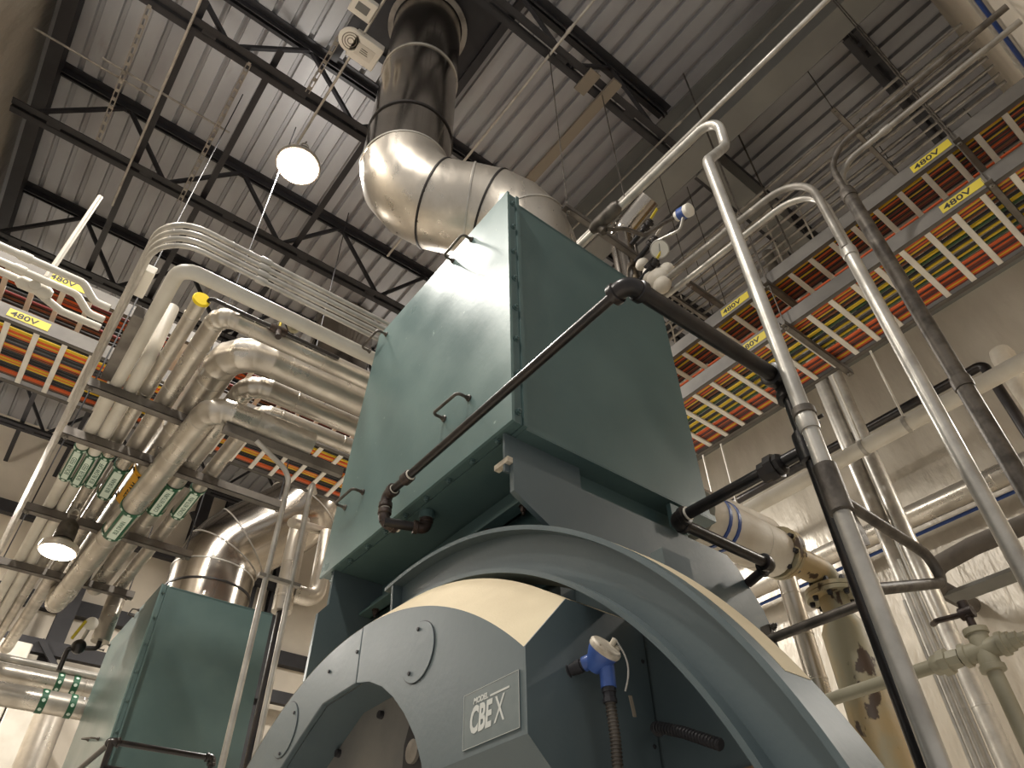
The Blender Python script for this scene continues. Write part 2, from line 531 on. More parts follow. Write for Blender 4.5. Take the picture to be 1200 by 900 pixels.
highbay(at(349, 195, Z=7.45), 0.20, 'round glowing high bay lamp hanging from a hook below the roof joists', ZB)
highbay(at(67, 647, Z=4.05), 0.127, 'small glowing lamp low at left among the pipe rack struts', 4.45, 16, 0.0)
for p, l, w in (((-0.9, 1.0, 7.4), 'added unseen fill lamp above and left of the camera', 0.9), ((-1.3, 3.1, 7.2), 'added unseen fill lamp beside the left wall', 0.45), ((-1.3, 9.8, 6.5), 'added unseen fill lamp by the left wall beyond the cable trays', 1.5),
                ((3.6, 7.0, 7.2), 'added fill lamp hidden behind the big economizer', 2.0), ((5.2, 4.6, 6.4), 'added unseen fill lamp behind the economizer, over the insulated wall', 0.4), ((6.2, -0.2, 5.4), 'added unseen fill lamp by the side wall beyond the cable trays', 0.4)):
    highbay(p, 0.2, l, ZC, LAMP_POWER * w, 0.09 if 'beside the left' in l else 0.05)  # unseen fill lamps added to brighten faces and walls

# ================================================================== ECONOMIZERS
def handle(parent, p1, p2, out, h=0.055, r=0.0065):
    p1, p2, out = V(p1), V(p2), V(out)
    b = B(); b.tube([p1, p1 + out * h, p2 + out * h, p2], r, 10, 0.018)
    o = build(b, 'handle', 'galv_dark', parent)
    for p in (p1, p2):
        b = B(); b.lathe(p, out, [(0, 0.014), (0.006, 0.014), (0.008, 0.010), (0.016, 0.009)], 10); build(b, 'handle_bolt', 'galv_dark', o)
    return o


def economizer(name_label, x0, x1, y0, yt, yb, z0, z1, handles, detail=True):
    """steel box with a bolted access door on its -X side"""
    t = thing('economizer', name_label, 'economizer', (0.5 * (x0 + x1), 0.5 * (y0 + yb), z0))
    b = B()
    fx = x0 + 0.062
    fx0 = fx; poly = [(fx, y0 + 0.03, z0), (fx, yb - 0.03, z0), (fx, yt - 0.03, z1), (fx, y0 + 0.03, z1)]
    b.prism(poly, (x1 - fx, 0, 0)); build(b, 'casing', 'teal', t)
    # door slab
    b = B(); b.prism([(x0, y0, z0 - 0.002), (x0, yb, z0 - 0.002), (x0, yt, z1 + 0.002), (x0, y0, z1 + 0.002)], (0.012, 0, 0))
    door = build(b, 'access_door', 'teal_door', t)
    # door edge frame and body flange
    b = B()
    ym = y0 + 0.006
    b.box((x0 + 0.012, ym, z0 + 0.05), (fx - 0.014, ym + 0.05, z1 - 0.05)); b.box((x0 + 0.012, ym, z0), (fx - 0.014, yb - 0.01, z0 + 0.05))
    b.box((x0 + 0.012, ym, z1 - 0.05), (fx - 0.014, yt - 0.01, z1))
    build(b, 'door_frame', 'teal', t)
    b = B()
    b.box((fx - 0.012, y0 - 0.002, z0 - 0.004), (fx + 0.004, yb, z0 + 0.056))
    b.box((fx - 0.012, y0 - 0.002, z0 + 0.056), (fx + 0.004, y0 + 0.06, z1 - 0.05))
    b.box((fx - 0.012, y0 - 0.002, z1 - 0.05), (fx + 0.004, yt, z1 + 0.006))
    build(b, 'flange', 'teal', t)
    nb = 8
    for i in range(nb):
        z = z0 + 0.05 + (z1 - z0 - 0.12) * i / (nb - 1)
        bb = B(); bb.hexbolt((x0 + 0.03, ym, z), -Y3, 0.010, 0.010); build(bb, 'bolt', 'teal', t)
    for i in range(9):
        y = y0 + 0.12 + (yb - y0 - 0.2) * i / 8
        bb = B(); bb.hexbolt((x0 + 0.03, y, z0), -Z3, 0.010, 0.010); build(bb, 'bolt', 'teal', t)
    # lower edge angle on the right side
    b = B(); b.box((fx + 0.005, y0 + 0.012, z0 + 0.0005), (x1 + 0.004, y0 + 0.0295, z0 + 0.022)); b.box((fx + 0.005, y0 + 0.012, z0 - 0.006), (x1 + 0.004, y0 + 0.12, z0 - 0.0005)); build(b, 'bottom_angle', 'teal', t)
    for p1, p2 in handles: handle(t, p1, p2, -X3)
    # roof plate
    b = B(); b.box((fx, y0 + 0.03, z1 - 0.005), (x1, yt - 0.03, z1 + 0.01)); build(b, 'roof_plate', 'teal', t)
    return t


BX0, BX1, BY0, BYT, BYB, BZ0, BZ1 = 1.139, 2.185, 1.414, 2.57, 2.80, 3.0, 4.36
hp = [((553, 281), (531, 306)), ((453, 392), (434, 412)), ((550, 467), (521, 491)), ((426, 577), (405, 595))]
hs = [(at(*a, X=BX0), at(*c, X=BX0)) for a, c in hp]
economizer('large teal steel economizer box with four handles, in the centre above the boiler', BX0, BX1, BY0, BYT, BYB, BZ0, BZ1, hs)
X2 = 1.151
hp = [((163, 715), (157, 722)), ((129, 756), (122, 762)), ((116, 866), (104, 867))]
hs = [(at(*a, X=X2), at(*c, X=X2)) for a, c in hp]
economizer('smaller looking teal economizer box at lower left, farther away', X2, 2.16, 6.21, 7.72, 7.86, 2.7, 4.36, hs)

# ================================================================== BOILER (drum, ring, burner head)
CY, CZ = 2.065, 1.215
t = thing('boiler', 'big teal grey boiler with curved channel ring and burner head below the centre economizer', 'boiler', (1.6, CY, 0))
BO = t
b = B()
b.lathe((1.43, CY, CZ), X3, [(0, 1.37), (0.32, 1.37)], 96); build(b, 'drum', 'teal_gray', t)
# C channel ring
a0, a1 = math.radians(83), math.radians(190)
b = B()
b.arcband(CY, CZ, 1.528, 1.542, 1.18, 1.31, a0, a1, 90)
b.arcband(CY, CZ, 1.398, 1.412, 1.18, 1.31, a0, a1, 90)
b.arcband(CY, CZ, 1.405, 1.535, 1.222, 1.236, a0 + 0.03, a1, 90)
ring = build(b, 'channel_ring', 'teal_gray', t)
b = B()
for ang in (a0 + 0.035,):
    c, s_ = math.cos(ang), math.sin(ang)
    b.obox((1.202, CY + 1.47 * c, CZ + 1.47 * s_), (X3, (0, c, s_), (0, -s_, c)), (0.02, 0.058, 0.006))
build(b, 'end_stiffener', 'teal_gray', ring)
b = B(); b.arcband(CY, CZ, 1.5421, 1.5432, 1.225, 1.305, math.radians(118), math.radians(150), 50); build(b, 'lit_dust_film', 'lit_dust', ring)  # dusty cream strip, the lamp light on the flange painted in
c, s_ = math.cos(a0 + 0.06), math.sin(a0 + 0.06)
b = B(); b.hexbolt((1.24, CY + 1.545 * c, CZ + 1.545 * s_), (0, c, s_), 0.013, 0.014); build(b, 'bolt', 'cap_cream', ring)
# saddle web below the economizer
b = B()
ps = 1.462
b.prism([(1.18, ps, 2.762), (1.18, ps, 2.888), (2.26, ps, 2.888), (2.31, ps, 2.85), (2.42, ps, 2.70), (2.465, ps, 2.54), (2.49, ps, 2.30), (1.35, ps, 2.30), (1.35, ps, 2.67)], (0, 0.02, 0))
build(b, 'saddle_web', 'teal_gray', t)
b = B(); b.box((1.16, ps + 0.02, 2.84), (1.50, ps + 0.03, 2.995)); build(b, 'upper_web', 'teal_gray', t)
b = B(); b.box((1.158, ps + 0.002, 2.868), (1.179, ps + 0.075, 2.888)); build(b, 'lip', 'cap_cream', t)
# front sill under the economizer with bolted angle
b = B(); b.box((1.40, ps + 0.05, 2.55), (2.1, 2.75, 2.995)); build(b, 'transition_duct', 'teal', t)
b = B(); b.box((1.30, ps + 0.03, 2.83), (1.36, 2.80, 2.84)); b.box((1.35, ps + 0.03, 2.83), (1.36, 2.80, 2.90)); sill = build(b, 'sill_angle', 'teal', t)
for i in range(6):
    bb = B(); bb.hexbolt((1.33, 1.6 + 0.2 * i, 2.83), -Z3, 0.011, 0.02); build(bb, 'bolt', 'iron_brown', sill)
yw = 2.69
xu, xl = at(390, 680, Y=yw).x, at(370, 735, Y=yw).x
zj = at(381, 712, Y=yw).z
b = B(); b.prism([(xu, yw, 2.998), (xu, yw, zj + 0.02), (xl, yw, zj - 0.03), (xl - 0.01, yw, 2.30), (2.1, yw, 2.30), (2.1, yw, 2.998)], (0, 0.02, 0)); build(b, 'saddle_web', 'teal_gray', t)
b = B(); b.box((1.92, ps - 0.03, 2.889), (2.0, ps - 0.01, 2.985)); build(b, 'support_bracket', 'teal', t)
# tube sheet behind the ring
b = B(); b.lathe((1.41, CY, CZ), X3, [(0, 1.42), (0.02, 1.42)], 96); build(b, 'tube_sheet', 'teal_gray', t)
b = B(); b.box((1.395, 0.82, 1.2), (1.408, 1.20, 1.90)); build(b, 'rusty_lower_panel', 'rustbrown', t)
b = B(); b.box((1.30, 1.02, 2.16), (1.405, 1.06, 2.40)); build(b, 'stiffener', 'teal_gray', t)

# ---- burner head
HR, HR2 = 1.254, 1.368
YR, YL = 1.217, 2 * CY - 1.217 + 0.2
hz1 = 1.955
hole = [(1.585, 1.70), (1.592, 1.90), (1.62, 1.985), (1.66, 2.055), (1.72, 2.125), (1.79, 2.187), (1.86, 2.235), (1.94, 2.272), (2.021, 2.292), (2.244, 2.289), (2.37, 2.225), (2.5, 2.150), (2.61, 2.04), (2.70, 1.90), (2.75, 1.70)]
def arcpts(R, ya, yb_, n=40):
    A = math.acos((ya - CY) / R); Bq = math.acos((yb_ - CY) / R)
    return [(CY + R * math.cos(A + (Bq - A) * i / n), CZ + R * math.sin(A + (Bq - A) * i / n)) for i in range(n + 1)]
YSEAM = 2.0215
# right plate of the face and left plate of the face (split at the seam)
o1 = arcpts(HR, YR, YSEAM)
hr = [h for h in hole if h[0] <= YSEAM + 0.001]
def plate(outer, inner, x, th):
    """strip of quads between two outlines, with thickness"""
    bq = B(); n = len(outer)
    rs = [[(x, outer[i][0], outer[i][1]), (x + th, outer[i][0], outer[i][1]), (x + th, inner[i][0], inner[i][1]), (x, inner[i][0], inner[i][1])] for i in range(n)]
    bq.rings([[V(p) for p in r] for r in rs]); return bq
def resample(pl, n):
    pl = [V((p[0], p[1], 0)) for p in pl]; L = sum((q - p).length for p, q in zip(pl, pl[1:])); out = []
    for i in range(n):
        d = L * i / (n - 1); acc = 0
        for p, q in zip(pl, pl[1:]):
            l = (q - p).length
            if d <= acc + l + 1e-9:
                r = p.lerp(q, (d - acc) / l if l else 0); out.append((r.x, r.y)); break
            acc += l
        else: out.append((pl[-1].x, pl[-1].y))
    return out
hr_clip = [(1.612, hz1), ] + [h for h in hr if h[1] > hz1 + 0.02]
N = 60
poly = [(YR, hz1)] + o1 + [(YSEAM, 2.292)] + list(reversed(hr_clip))
b = B(); b.prism([(1.0, y, z) for y, z in poly], (0.02, 0, 0)); fp = build(b, 'face_plate', 'teal_gray', t, smooth=25, bevel=0.002)
YLE = 3.05
o2 = arcpts(HR, YSEAM + 0.005, YLE)
hl = [h for h in hole if h[0] > YSEAM]
poly = o2 + [(YLE, 1.70)] + [(2.75, 1.70)] + list(reversed(hl[:-1])) + [(YSEAM + 0.005, 2.292)]
b = B(); b.prism([(1.0, y, z) for y, z in poly], (0.02, 0, 0)); build(b, 'face_plate', 'teal_gray', t, smooth=25, bevel=0.003)
# bevelled dusty shoulder, overhead lamp light painted into its cream
c0 = arcpts(HR, YR, YLE, 60); c1 = arcpts(HR2, YR, YLE + 0.08, 60)
b = B(); b.add([(1.0, y, z) for y, z in c0] + [(1.134, y, z) for y, z in c1], [(i, i + 1, 62 + i, 61 + i) for i in range(60)]); build(b, 'lit_dusty_shoulder', 'lit_dust', t)
b = B(); b.add([(1.134, y, z) for y, z in c1] + [(1.40, y, z) for y, z in c1], [(i, i + 1, 62 + i, 61 + i) for i in range(60)]); build(b, 'crown_plate', 'lit_dust', t)
# right side panel with bevels
zt = c1[0][1]
b = B(); b.prism([(1.0, YR, hz1), (1.0, YR, c0[0][1]), (1.134, YR, zt), (1.40, YR, zt), (1.40, YR, 1.55), (1.25, YR, 1.72)], (0, -0.006, 0)); sp = build(b, 'side_panel', 'teal_gray', t, smooth=0)
for z in (2.19, 1.99):
    bb = B(); bb.hexbolt((1.385, YR, z), -Y3, 0.006, 0.005); build(bb, 'screw', 'steel_dark', sp)
b = B(); b.add([(1.0, YR, hz1), (1.0, 1.60, hz1), (1.25, 1.60, 1.72), (1.25, YR, 1.72)], [(0, 1, 2, 3)]); build(b, 'underside', 'teal_gray', t, smooth=0)
b = B(); hh = [(1.612, hz1)] + [h for h in hole[2:]]; n = len(hh)
b.add([(1.02, y, z) for y, z in hh] + [(1.15, y, z) for y, z in hh], [(i, i + 1, n + i + 1, n + i) for i in range(n - 1)]); build(b, 'opening_liner', 'teal_gray', t)
b = B(); b.box((1.15, 1.3, 1.3), (1.17, 2.9, 2.33)); build(b, 'burner_plate', 'scorch', t)
# dark slot and sight port inside
b = B(); q = at(484, 882, X=1.14)
b.prism([(1.138, q.y - 0.10, 1.5), (1.138, q.y - 0.10, q.z + 0.02), (1.138, q.y - 0.03, q.z + 0.10), (1.138, q.y + 0.02, q.z + 0.10), (1.138, q.y + 0.05, q.z + 0.03), (1.138, q.y + 0.05, 1.5)], (0.012, 0, 0)); build(b, 'sight_slot', 'steel_dark', t)
b = B(); b.lathe((1.138, q.y - 0.01, q.z), -X3, [(0, 0.032), (0.01, 0.032), (0.012, 0.02)], 20); build(b, 'sight_port', 'galv_dull', t)
for px, py in ((448, 838), (398, 883)):
    q = at(px, py, X=1.15); bb = B(); bb.lathe(q, -X3, [(0, 0.013), (0.014, 0.012)], 12); build(bb, 'knob', 'steel_dark', t)
# oval access covers
for (cx, cy), (tx, ty), (sx_, sy_) in (((490, 764), (492, 733), (479, 795)), ((335, 855), (348, 832), (328, 888))):
    c = at(cx, cy, X=1.0); r = 0.5 * ((at(tx, ty, X=1.0) - at(sx_, sy_, X=1.0)).length) + 0.012
    b = B(); b.lathe((0.9995, c.y, c.z), -X3, [(0, r), (0.0022, r), (0.003, r - 0.001)], 48); co = build(b, 'access_cover', 'teal_gray', t, smooth=15)
    b = B(); b.lathe((1.0, c.y, c.z), -X3, [(0, r), (0.0006, r), (0.0006, r + 0.0022), (0, r + 0.0022)], 48, cap=False); build(b, 'rim_gap', 'steel_dark', co)
    for q in (at(tx, ty, X=1.0), at(sx_, sy_, X=1.0)):
        d = (V((1.0, c.y, c.z)) - q).normalized()
        bb = B(); bb.lathe((0.9965, q.y + d.y * 0.012, q.z + d.z * 0.012), -X3, [(0, 0.006), (0.004, 0.005)], 10); build(bb, 'screw', 'steel_dark', co)
for px, py in ((419, 764), (386, 787)):
    q = at(px, py, X=1.0); bb = B(); bb.lathe((0.999, q.y, q.z), -X3, [(0, 0.006), (0.004, 0.005)], 10); build(bb, 'screw', 'steel_dark', t)
# nameplate
na = at(545, 814, X=1.0); nb_ = at(609, 787, X=1.0); nc = at(545, 880, X=1.0)
ny0, ny1 = na.y, nb_.y; nz1, nz0 = 0.5 * (na.z + nb_.z), nc.z
b = B(); b.box((0.9975, ny1, nz0), (0.9995, ny0, nz1)); pl = build(b, 'nameplate', 'plate_grey', t)
w = ny0 - ny1; h = nz1 - nz0
b = B()
e = 0.0009
for lo, hi in (((ny1, nz0), (ny0, nz0 + e)), ((ny1, nz1 - e), (ny0, nz1)), ((ny1, nz0), (ny1 + e, nz1)), ((ny0 - e, nz0), (ny0, nz1))):
    b.box((0.9968, lo[0], lo[1]), (0.9978, hi[0], hi[1]))
build(b, 'border', 'plate_print', pl)
b = B()
tx0 = ny0 - 0.13 * w
xs, zz = -Y3, Z3
text(b, 'CBE', (0.9972, ny0 - 0.115 * w, nz0 + 0.25 * h), xs, zz, 0.455 * h / 0.70, 0.0006, 0.60, shear=0.2, bold=0.0026)
text(b, 'X', (0.9972, ny0 - 0.565 * w, nz0 + 0.25 * h), xs, zz, 0.47 * h / 0.70, 0.0006, 0.66, shear=0.12)
text(b, 'MODEL', (0.9972, ny0 - 0.19 * w, nz0 + 0.755 * h), xs, zz, 0.105 * h / 0.70, 0.0006, 0.92, shear=0.2, bold=0.0007)
b.bar((0.9972, ny0 - 0.50 * w, nz0 + 0.775 * h), (0.9972, ny0 - 0.84 * w, nz0 + 0.775 * h), 0.001, 0.036 * h)
build(b, 'lettering', 'plate_print', pl, smooth=0)

# second boiler end below the far economizer (curved shoulder only)
# ================================================================== FLUES
def flue(pts, r, fil, label, bands, split, gores, mrun='stainless_worn'):
    """gored elbow run up to pts[split], then a plain stack"""
    t = thing('flue_duct', label, 'duct', pts[0])
    n = 48
    path = fillet_path(pts, fil, 4)
    cut = 1 + 5 * (len(pts) - 2)
    b = B(); b.tube(path[:cut], r, n); build(b, 'elbow_run', mrun, t, smooth=25)
    b = B(); b.tube(path[cut - 1:], r - 0.001, n); build(b, 'stack', 'stainless', t, smooth=25)
    fr = frames(path)
    for i, m in gores:
        p, u, w_ = fr[i]; T = u.cross(w_)
        bb = B(); bb.lathe(p - T * 0.008, T, [(0, r + 0.001), (0.002, r + 0.006), (0.014, r + 0.006), (0.016, r + 0.001)], n, cap=False); build(bb, 'seam_band', m, t)
    for (a, c, f, m) in bands:
        p = V(a).lerp(V(c), f); T = (V(c) - V(a)).normalized()
        bb = B(); bb.lathe(p - T * 0.012, T, [(0, r + 0.001), (0.003, r + 0.009), (0.021, r + 0.009), (0.024, r + 0.001)], n, cap=False); build(bb, 'seam_band', m, t)
    return t


FR = 0.32
f0, f1, f2, f3 = V((1.90, 2.15, 4.372)), V((1.90, 2.15, 5.70)), V((1.15, 2.60, 5.70)), V((1.15, 2.60, ZC - 0.02))
ft = flue([f0, f1, f2, f3], FR, 0.40, 'large silver flue duct bending from the centre economizer up to the roof', [(f2, f3, 0.27, 'flue_band'), (f2, f3, 0.60, 'galv')], 2, [(2, 'galv'), (4, 'flue_band'), (5, 'galv'), (7, 'flue_band'), (10, 'galv')])
b = B(); b.lathe((f3.x, f3.y, ZC - 0.16), Z3, [(0, FR + 0.01), (0.0, FR + 0.06), (0.02, FR + 0.06), (0.02, FR + 0.01)], 48, cap=False); build(b, 'roof_collar', 'galv_dull', ft)
# dark roof curb framing round the stack
b = B()
for lo, hi in (((f3.x - 0.62, f3.y - 0.5, ZC - 0.09), (f3.x - 0.54, f3.y + 0.85, ZC - 0.01)), ((f3.x + 0.54, f3.y - 0.75, ZC - 0.09), (f3.x + 0.62, f3.y + 0.85, ZC - 0.01)), ((f3.x - 0.62, f3.y - 0.58, ZC - 0.09), (f3.x + 0.62, f3.y - 0.5, ZC - 0.01)), ((f3.x - 0.62, f3.y + 0.5, ZC - 0.09), (f3.x + 0.62, f3.y + 0.58, ZC - 0.01))):
    b.box(lo, hi)
b.box((f3.x - 0.54, f3.y - 0.5, ZC - 0.03), (f3.x + 0.54, f3.y + 0.5, ZC - 0.004))
top(b, 'roof_curb_frame', 'steel_dark', 'dark square steel frame where the silver stack passes the roof', 'frame', smooth=0)
g0, g1, g2, g3 = V((1.72, 6.95, 4.37)), V((1.72, 6.95, 5.15)), V((2.40, 6.6, 5.75)), V((2.40, 6.6, ZC - 0.02))
flue([g0, g1, g2, g3], 0.40, 0.5, 'dark reflecting flue elbow on top of the far left economizer', [(g0, g1, 0.42, 'flue_band')], 2, [(1, 'galv'), (3, 'galv_dull'), (5, 'galv_dull'), (8, 'galv')], 'stainless')

# ================================================================== CABLE TRAYS
TZ0, TZ1 = 5.0, 5.44
def tray(name_label, axis, c0, c1, a, bq, z, labels, pitch, rung0, side_sign):
    """ladder tray: rails at c0/c1 (cross coordinate), running from a to bq"""
    def P(u, c, zz): return V((c, u, zz)) if axis == 'Y' else V((u, c, zz))
    t = thing('cable_tray', name_label, 'cable tray', P(0.5 * (a + bq), 0.5 * (c0 + c1), z))
    for c in (c0, c1):
        s_ = 1 if c == c0 else -1
        b = B()
        b.box(P(a, c - 0.003, z), P(bq, c + 0.003, z + 0.115))
        b.box(P(a, c, z), P(bq, c + s_ * 0.032, z + 0.005)); b.box(P(a, c, z + 0.11), P(bq, c + s_ * 0.03, z + 0.115))
        build(b, 'side_rail', 'tray_side', t, smooth=0)
    u = rung0
    while u < bq - 0.05:
        b = B(); b.box(P(u, c0 + 0.004, z + 0.004), P(u + 0.035, c1 - 0.004, z + 0.022)); build(b, 'rung', 'tray', t, smooth=0, bevel=0.003)
        u += pitch
    for u in labels:
        L, H = 0.25, 0.066
        cc = c0 - 0.0045
        b = B(); b.box(P(u - L / 2, cc - 0.001, z + 0.024), P(u + L / 2, cc + 0.001, z + 0.024 + H)); sg = build(b, 'voltage_label', 'label_yellow', t, smooth=0)
        b = B(); xd = -Y3 if axis == 'Y' else X3
        o = P(u + (L * 0.43 if axis == 'Y' else -L * 0.43), cc - 0.0018, z + 0.036)
        text(b, '480V', o, xd, Z3, 0.060, 0.0006, 1.28, bold=0.001); build(b, 'lettering', 'ink', sg, smooth=0)
    return t


def cable_run(axis, c0, c1, a, bq, z, where, plan):
    names = {'c_red': 'red', 'c_orange': 'orange', 'c_yellow': 'yellow', 'c_black': 'black', 'c_brown': 'brown', 'c_green': 'dark green', 'c_white': 'white'}
    for (m, f, r) in plan:
        c = c0 + 0.045 + (c1 - c0 - 0.09) * f
        pts = []; n = 9
        for i in range(n + 1):
            u = a + (bq - a) * i / n
            pts.append(V((c + random.uniform(-.006, .006), u, z + 0.023 + r)) if axis == 'Y' else V((u, c + random.uniform(-.006, .006), z + 0.023 + r)))
        b = B(); b.tube(pts, r, 8)
        top(b, 'power_cable', m, '%s cable lying along the %s' % (names[m], where), 'cable', '%s cables in the %s' % (names[m], where))


def plan(seq, r=0.011):
    n = len(seq); key = dict(r='c_red', o='c_orange', y='c_yellow', k='c_black', b='c_brown', g='c_green', w='c_white')
    return [(key[ch], (i + 0.5) / n, r) for i, ch in enumerate(seq) if ch != '.']


RX0, RX1 = 3.54, 4.20
LY0, LY1 = 4.48, 5.16
ly = at(945, 665 / 3.0 + 0.0, X=RX0)
tray('upper cable tray of the pair at right, nearer the roof', 'Y', RX0, RX1, YW + 0.02, 4.4, TZ1, [at(1085, 176, X=RX0).y, at(860, 353, X=RX0).y], 0.167, -0.424, 1)
tray('lower cable tray of the pair at right, packed with cables', 'Y', RX0, RX1, YW + 0.02, 4.4, TZ0, [at(1121, 222, X=RX0).y, at(882, 399, X=RX0).y], 0.167, -0.424, 1)
tray('upper cable tray of the pair at left behind the white conduits', 'X', LY0, LY1, XL + 0.02, 4.3, TZ1, [at(80, 329, Y=LY0).x], 0.175, -1.677, 1)
tray('lower cable tray of the pair at left, with orange cables', 'X', LY0, LY1, XL + 0.02, 4.3, TZ0, [at(36, 372, Y=LY0).x], 0.175, -1.677, 1)
cable_run('Y', RX0, RX1, YW + 0.02, 4.45, TZ0, 'lower right tray', plan('yoyroryk.b.k..y.g..k.y..k.y.g..orkobrkroyor'))
cable_run('Y', RX0, RX1, YW + 0.02, 4.45, TZ1, 'upper right tray', plan('oykorkykrkorkbrk..ok.y.g..rk.kb.kr.b'))
cable_run('X', LY0, LY1, XL + 0.02, 4.25, TZ0, 'lower left tray', plan('y.k.y.oyok.k.koyobk.k.koyoy.k.k.oobk'))
cable_run('X', LY0, LY1, XL + 0.02, 4.25, TZ1, 'upper left tray', plan('k.rkobrok..k.rkbk.kbrkbrk.kbk'))
# strut trapezes carrying the right trays
def trapeze(y, xa, xb, z, label, ztop=ZB, roll=0.041):
    t = thing('strut_hanger', label, 'hanger', (0.5 * (xa + xb), y, z), 'strut hangers')
    b = B()
    for lo, hi in (((xa, y - roll / 2, z - 0.041), (xb, y - roll / 2 + 0.003, z)), ((xa, y + roll / 2 - 0.003, z - 0.041), (xb, y + roll / 2, z)), ((xa, y - roll / 2, z - 0.041), (xb, y + roll / 2, z - 0.038))):
        b.box(lo, hi)
    build(b, 'channel', 'strut', t, smooth=0)
    for x in (xa + 0.04, xb - 0.04):
        b = B(); b.tube([(x, y, z - 0.06), (x, y, ztop)], 0.0045, 8); build(b, 'threaded_rod', 'galv_dark', t)
        b = B(); b.lathe((x, y, z - 0.058), Z3, [(0, 0.012), (0.012, 0.012)], 6); build(b, 'nut', 'galv_dull', t)
    return t


for (px, py), z, lab in (((930, 398), TZ0, 'strut hanger carrying the lower right tray, nearest the economizer'), ((1190, 250), TZ0, 'strut hanger carrying the lower right tray at the side wall'), ((905, 340), TZ1, 'strut hanger carrying the upper right tray, nearest the economizer'), ((1135, 180), TZ1, 'strut hanger carrying the upper right tray near the side wall')):
    trapeze(at(px, py, X=RX0).y, RX0 - 0.08, RX1 + 0.08, z, lab, ZC - 0.0)

# ================================================================== INSULATED PIPE RACK (left)
STZ = 4.45
def strut_beam(px, py, x1, label, z=STZ):
    y = at(px, py, Z=z - 0.03).y
    t = thing('strut_trapeze', label, 'strut', (0.5, y, z - 0.06), 'trapeze struts under the pipe rack')
    b = B()
    for lo, hi in (((-0.03, y - 0.03, z - 0.062), (x1, y - 0.026, z)), ((-0.03, y + 0.026, z - 0.062), (x1, y + 0.03, z)), ((-0.03, y - 0.03, z - 0.062), (x1, y + 0.03, z - 0.058))):
        b.box(lo, hi)
    build(b, 'channel', 'strut', t, smooth=0)
    for x in (0.0, x1 - 0.05):
        b = B(); b.tube([(x, y, z - 0.08), (x, y, ZB + 0.3)], 0.005, 8); build(b, 'threaded_rod', 'steel_dark', t)
        b = B(); b.lathe((x, y, z - 0.078), Z3, [(0, 0.014), (0.014, 0.014)], 6); build(b, 'nut', 'galv_dull', t)
    return y


s1 = strut_beam(105, 450, 0.60, 'nearest strut under the pipe rack, beside the yellow capped pipe')
s2 = strut_beam(74, 505, 1.50, 'second nearest strut under the pipe rack, above the green pipe markers')
s3 = strut_beam(30, 594, 1.20, 'third strut under the pipe rack, below the green pipe markers')
s4 = strut_beam(0, 658, 1.05, 'farthest strut under the pipe rack, by the small glowing lamp')


def jacket(label, pts, r, fil, m='alum', seam=0.45, off=0.1, gores=True, name='insulated_pipe', cat='pipe', group=None, caps=True):
    t = thing(name, label, cat, pts[0], group)
    b = B(); b.ridged(pts, r, 24, fil, seam, off, gores, 0.0022, 4); build(b, 'jacket', m, t)
    return t


def marker(t, c, T, r, out, words, L=0.30, style='green'):
    """wrap round marker with lettering, on the pipe of thing t"""
    c = V(c); T = V(T).normalized(); out = V(out).normalized()
    if style == 'green':
        b = B()
        for s_ in (-1, 1): b.lathe(c + T * (s_ * L / 2) - T * 0.02, T, [(0, r + 0.001), (0.001, r + 0.005), (0.039, r + 0.005), (0.04, r + 0.001)], 24, cap=False)
        side = T.cross(out)
        for s_ in (-1, 1):
            an = 0.55 * s_
            d = out * math.cos(an) + side * math.sin(an)
            b.obox(c + d * (r + 0.002), (T, d.cross(T), d), (L / 2, 0.010, 0.003))
        mk = build(b, 'pipe_marker', 'marker_green', t)
        b = B(); b.obox(c + out * (r + 0.0015), (T, side, out), (L / 2 - 0.02, min(0.03, r * 0.5), 0.003)); pn = build(b, 'panel', 'marker_white', mk)
        for s_ in (-1, 1):
            for an in (-0.8, 0, 0.8):
                d = out * math.cos(an) + side * math.sin(an)
                b = B(); b.lathe(c + T * (s_ * L / 2) + d * (r + 0.003), d, [(0, 0.012), (0.004, 0.012)], 8); build(b, 'arrow_dot', 'marker_white', mk)
    else:
        b = B(); a0 = r + 0.004
        for s_ in (-1, 1): b.lathe(c + T * (s_ * L / 2) - T * 0.03, T, [(0, r + 0.001), (0.001, a0), (0.059, a0), (0.06, r + 0.001)], 28, cap=False)
        side = T.cross(out)
        b.obox(c + out * (r + 0.001), (T, side, out), (L / 2, 0.055, 0.006)); mk = build(b, 'pipe_marker', 'steam_yellow', t)
        for s_ in (-1, 1):
            for an in (-1.5, -0.75, 0, 0.75):
                d = out * math.cos(an) + side * math.sin(an)
                b = B(); b.lathe(c + T * (s_ * L / 2) + d * (a0 + (0.003 if abs(an) < .3 else -0.001)), d, [(0, 0.016), (0.003, 0.016)], 10); build(b, 'arrow_dot', 'ink', mk)
    if words:
        b = B(); xd = -T; yd = out.cross(xd)
        h = 0.045 if style == 'green' else 0.085
        text(b, words, c + out * (r + (0.0048 if style == 'green' else 0.0075)) - yd * h * 0.36, xd, yd, h, 0.0006, 0.95, align='CENTER')
        build(b, 'lettering', 'marker_green' if style == 'green' else 'ink', mk, smooth=0)


def rz(r): return STZ + r
XR = 2.4      # far ends of the runs along X, hidden behind the economizer
YF = 8.9      # far ends of the runs along Y
def el(px, py, z): return at(px, py, Z=z)
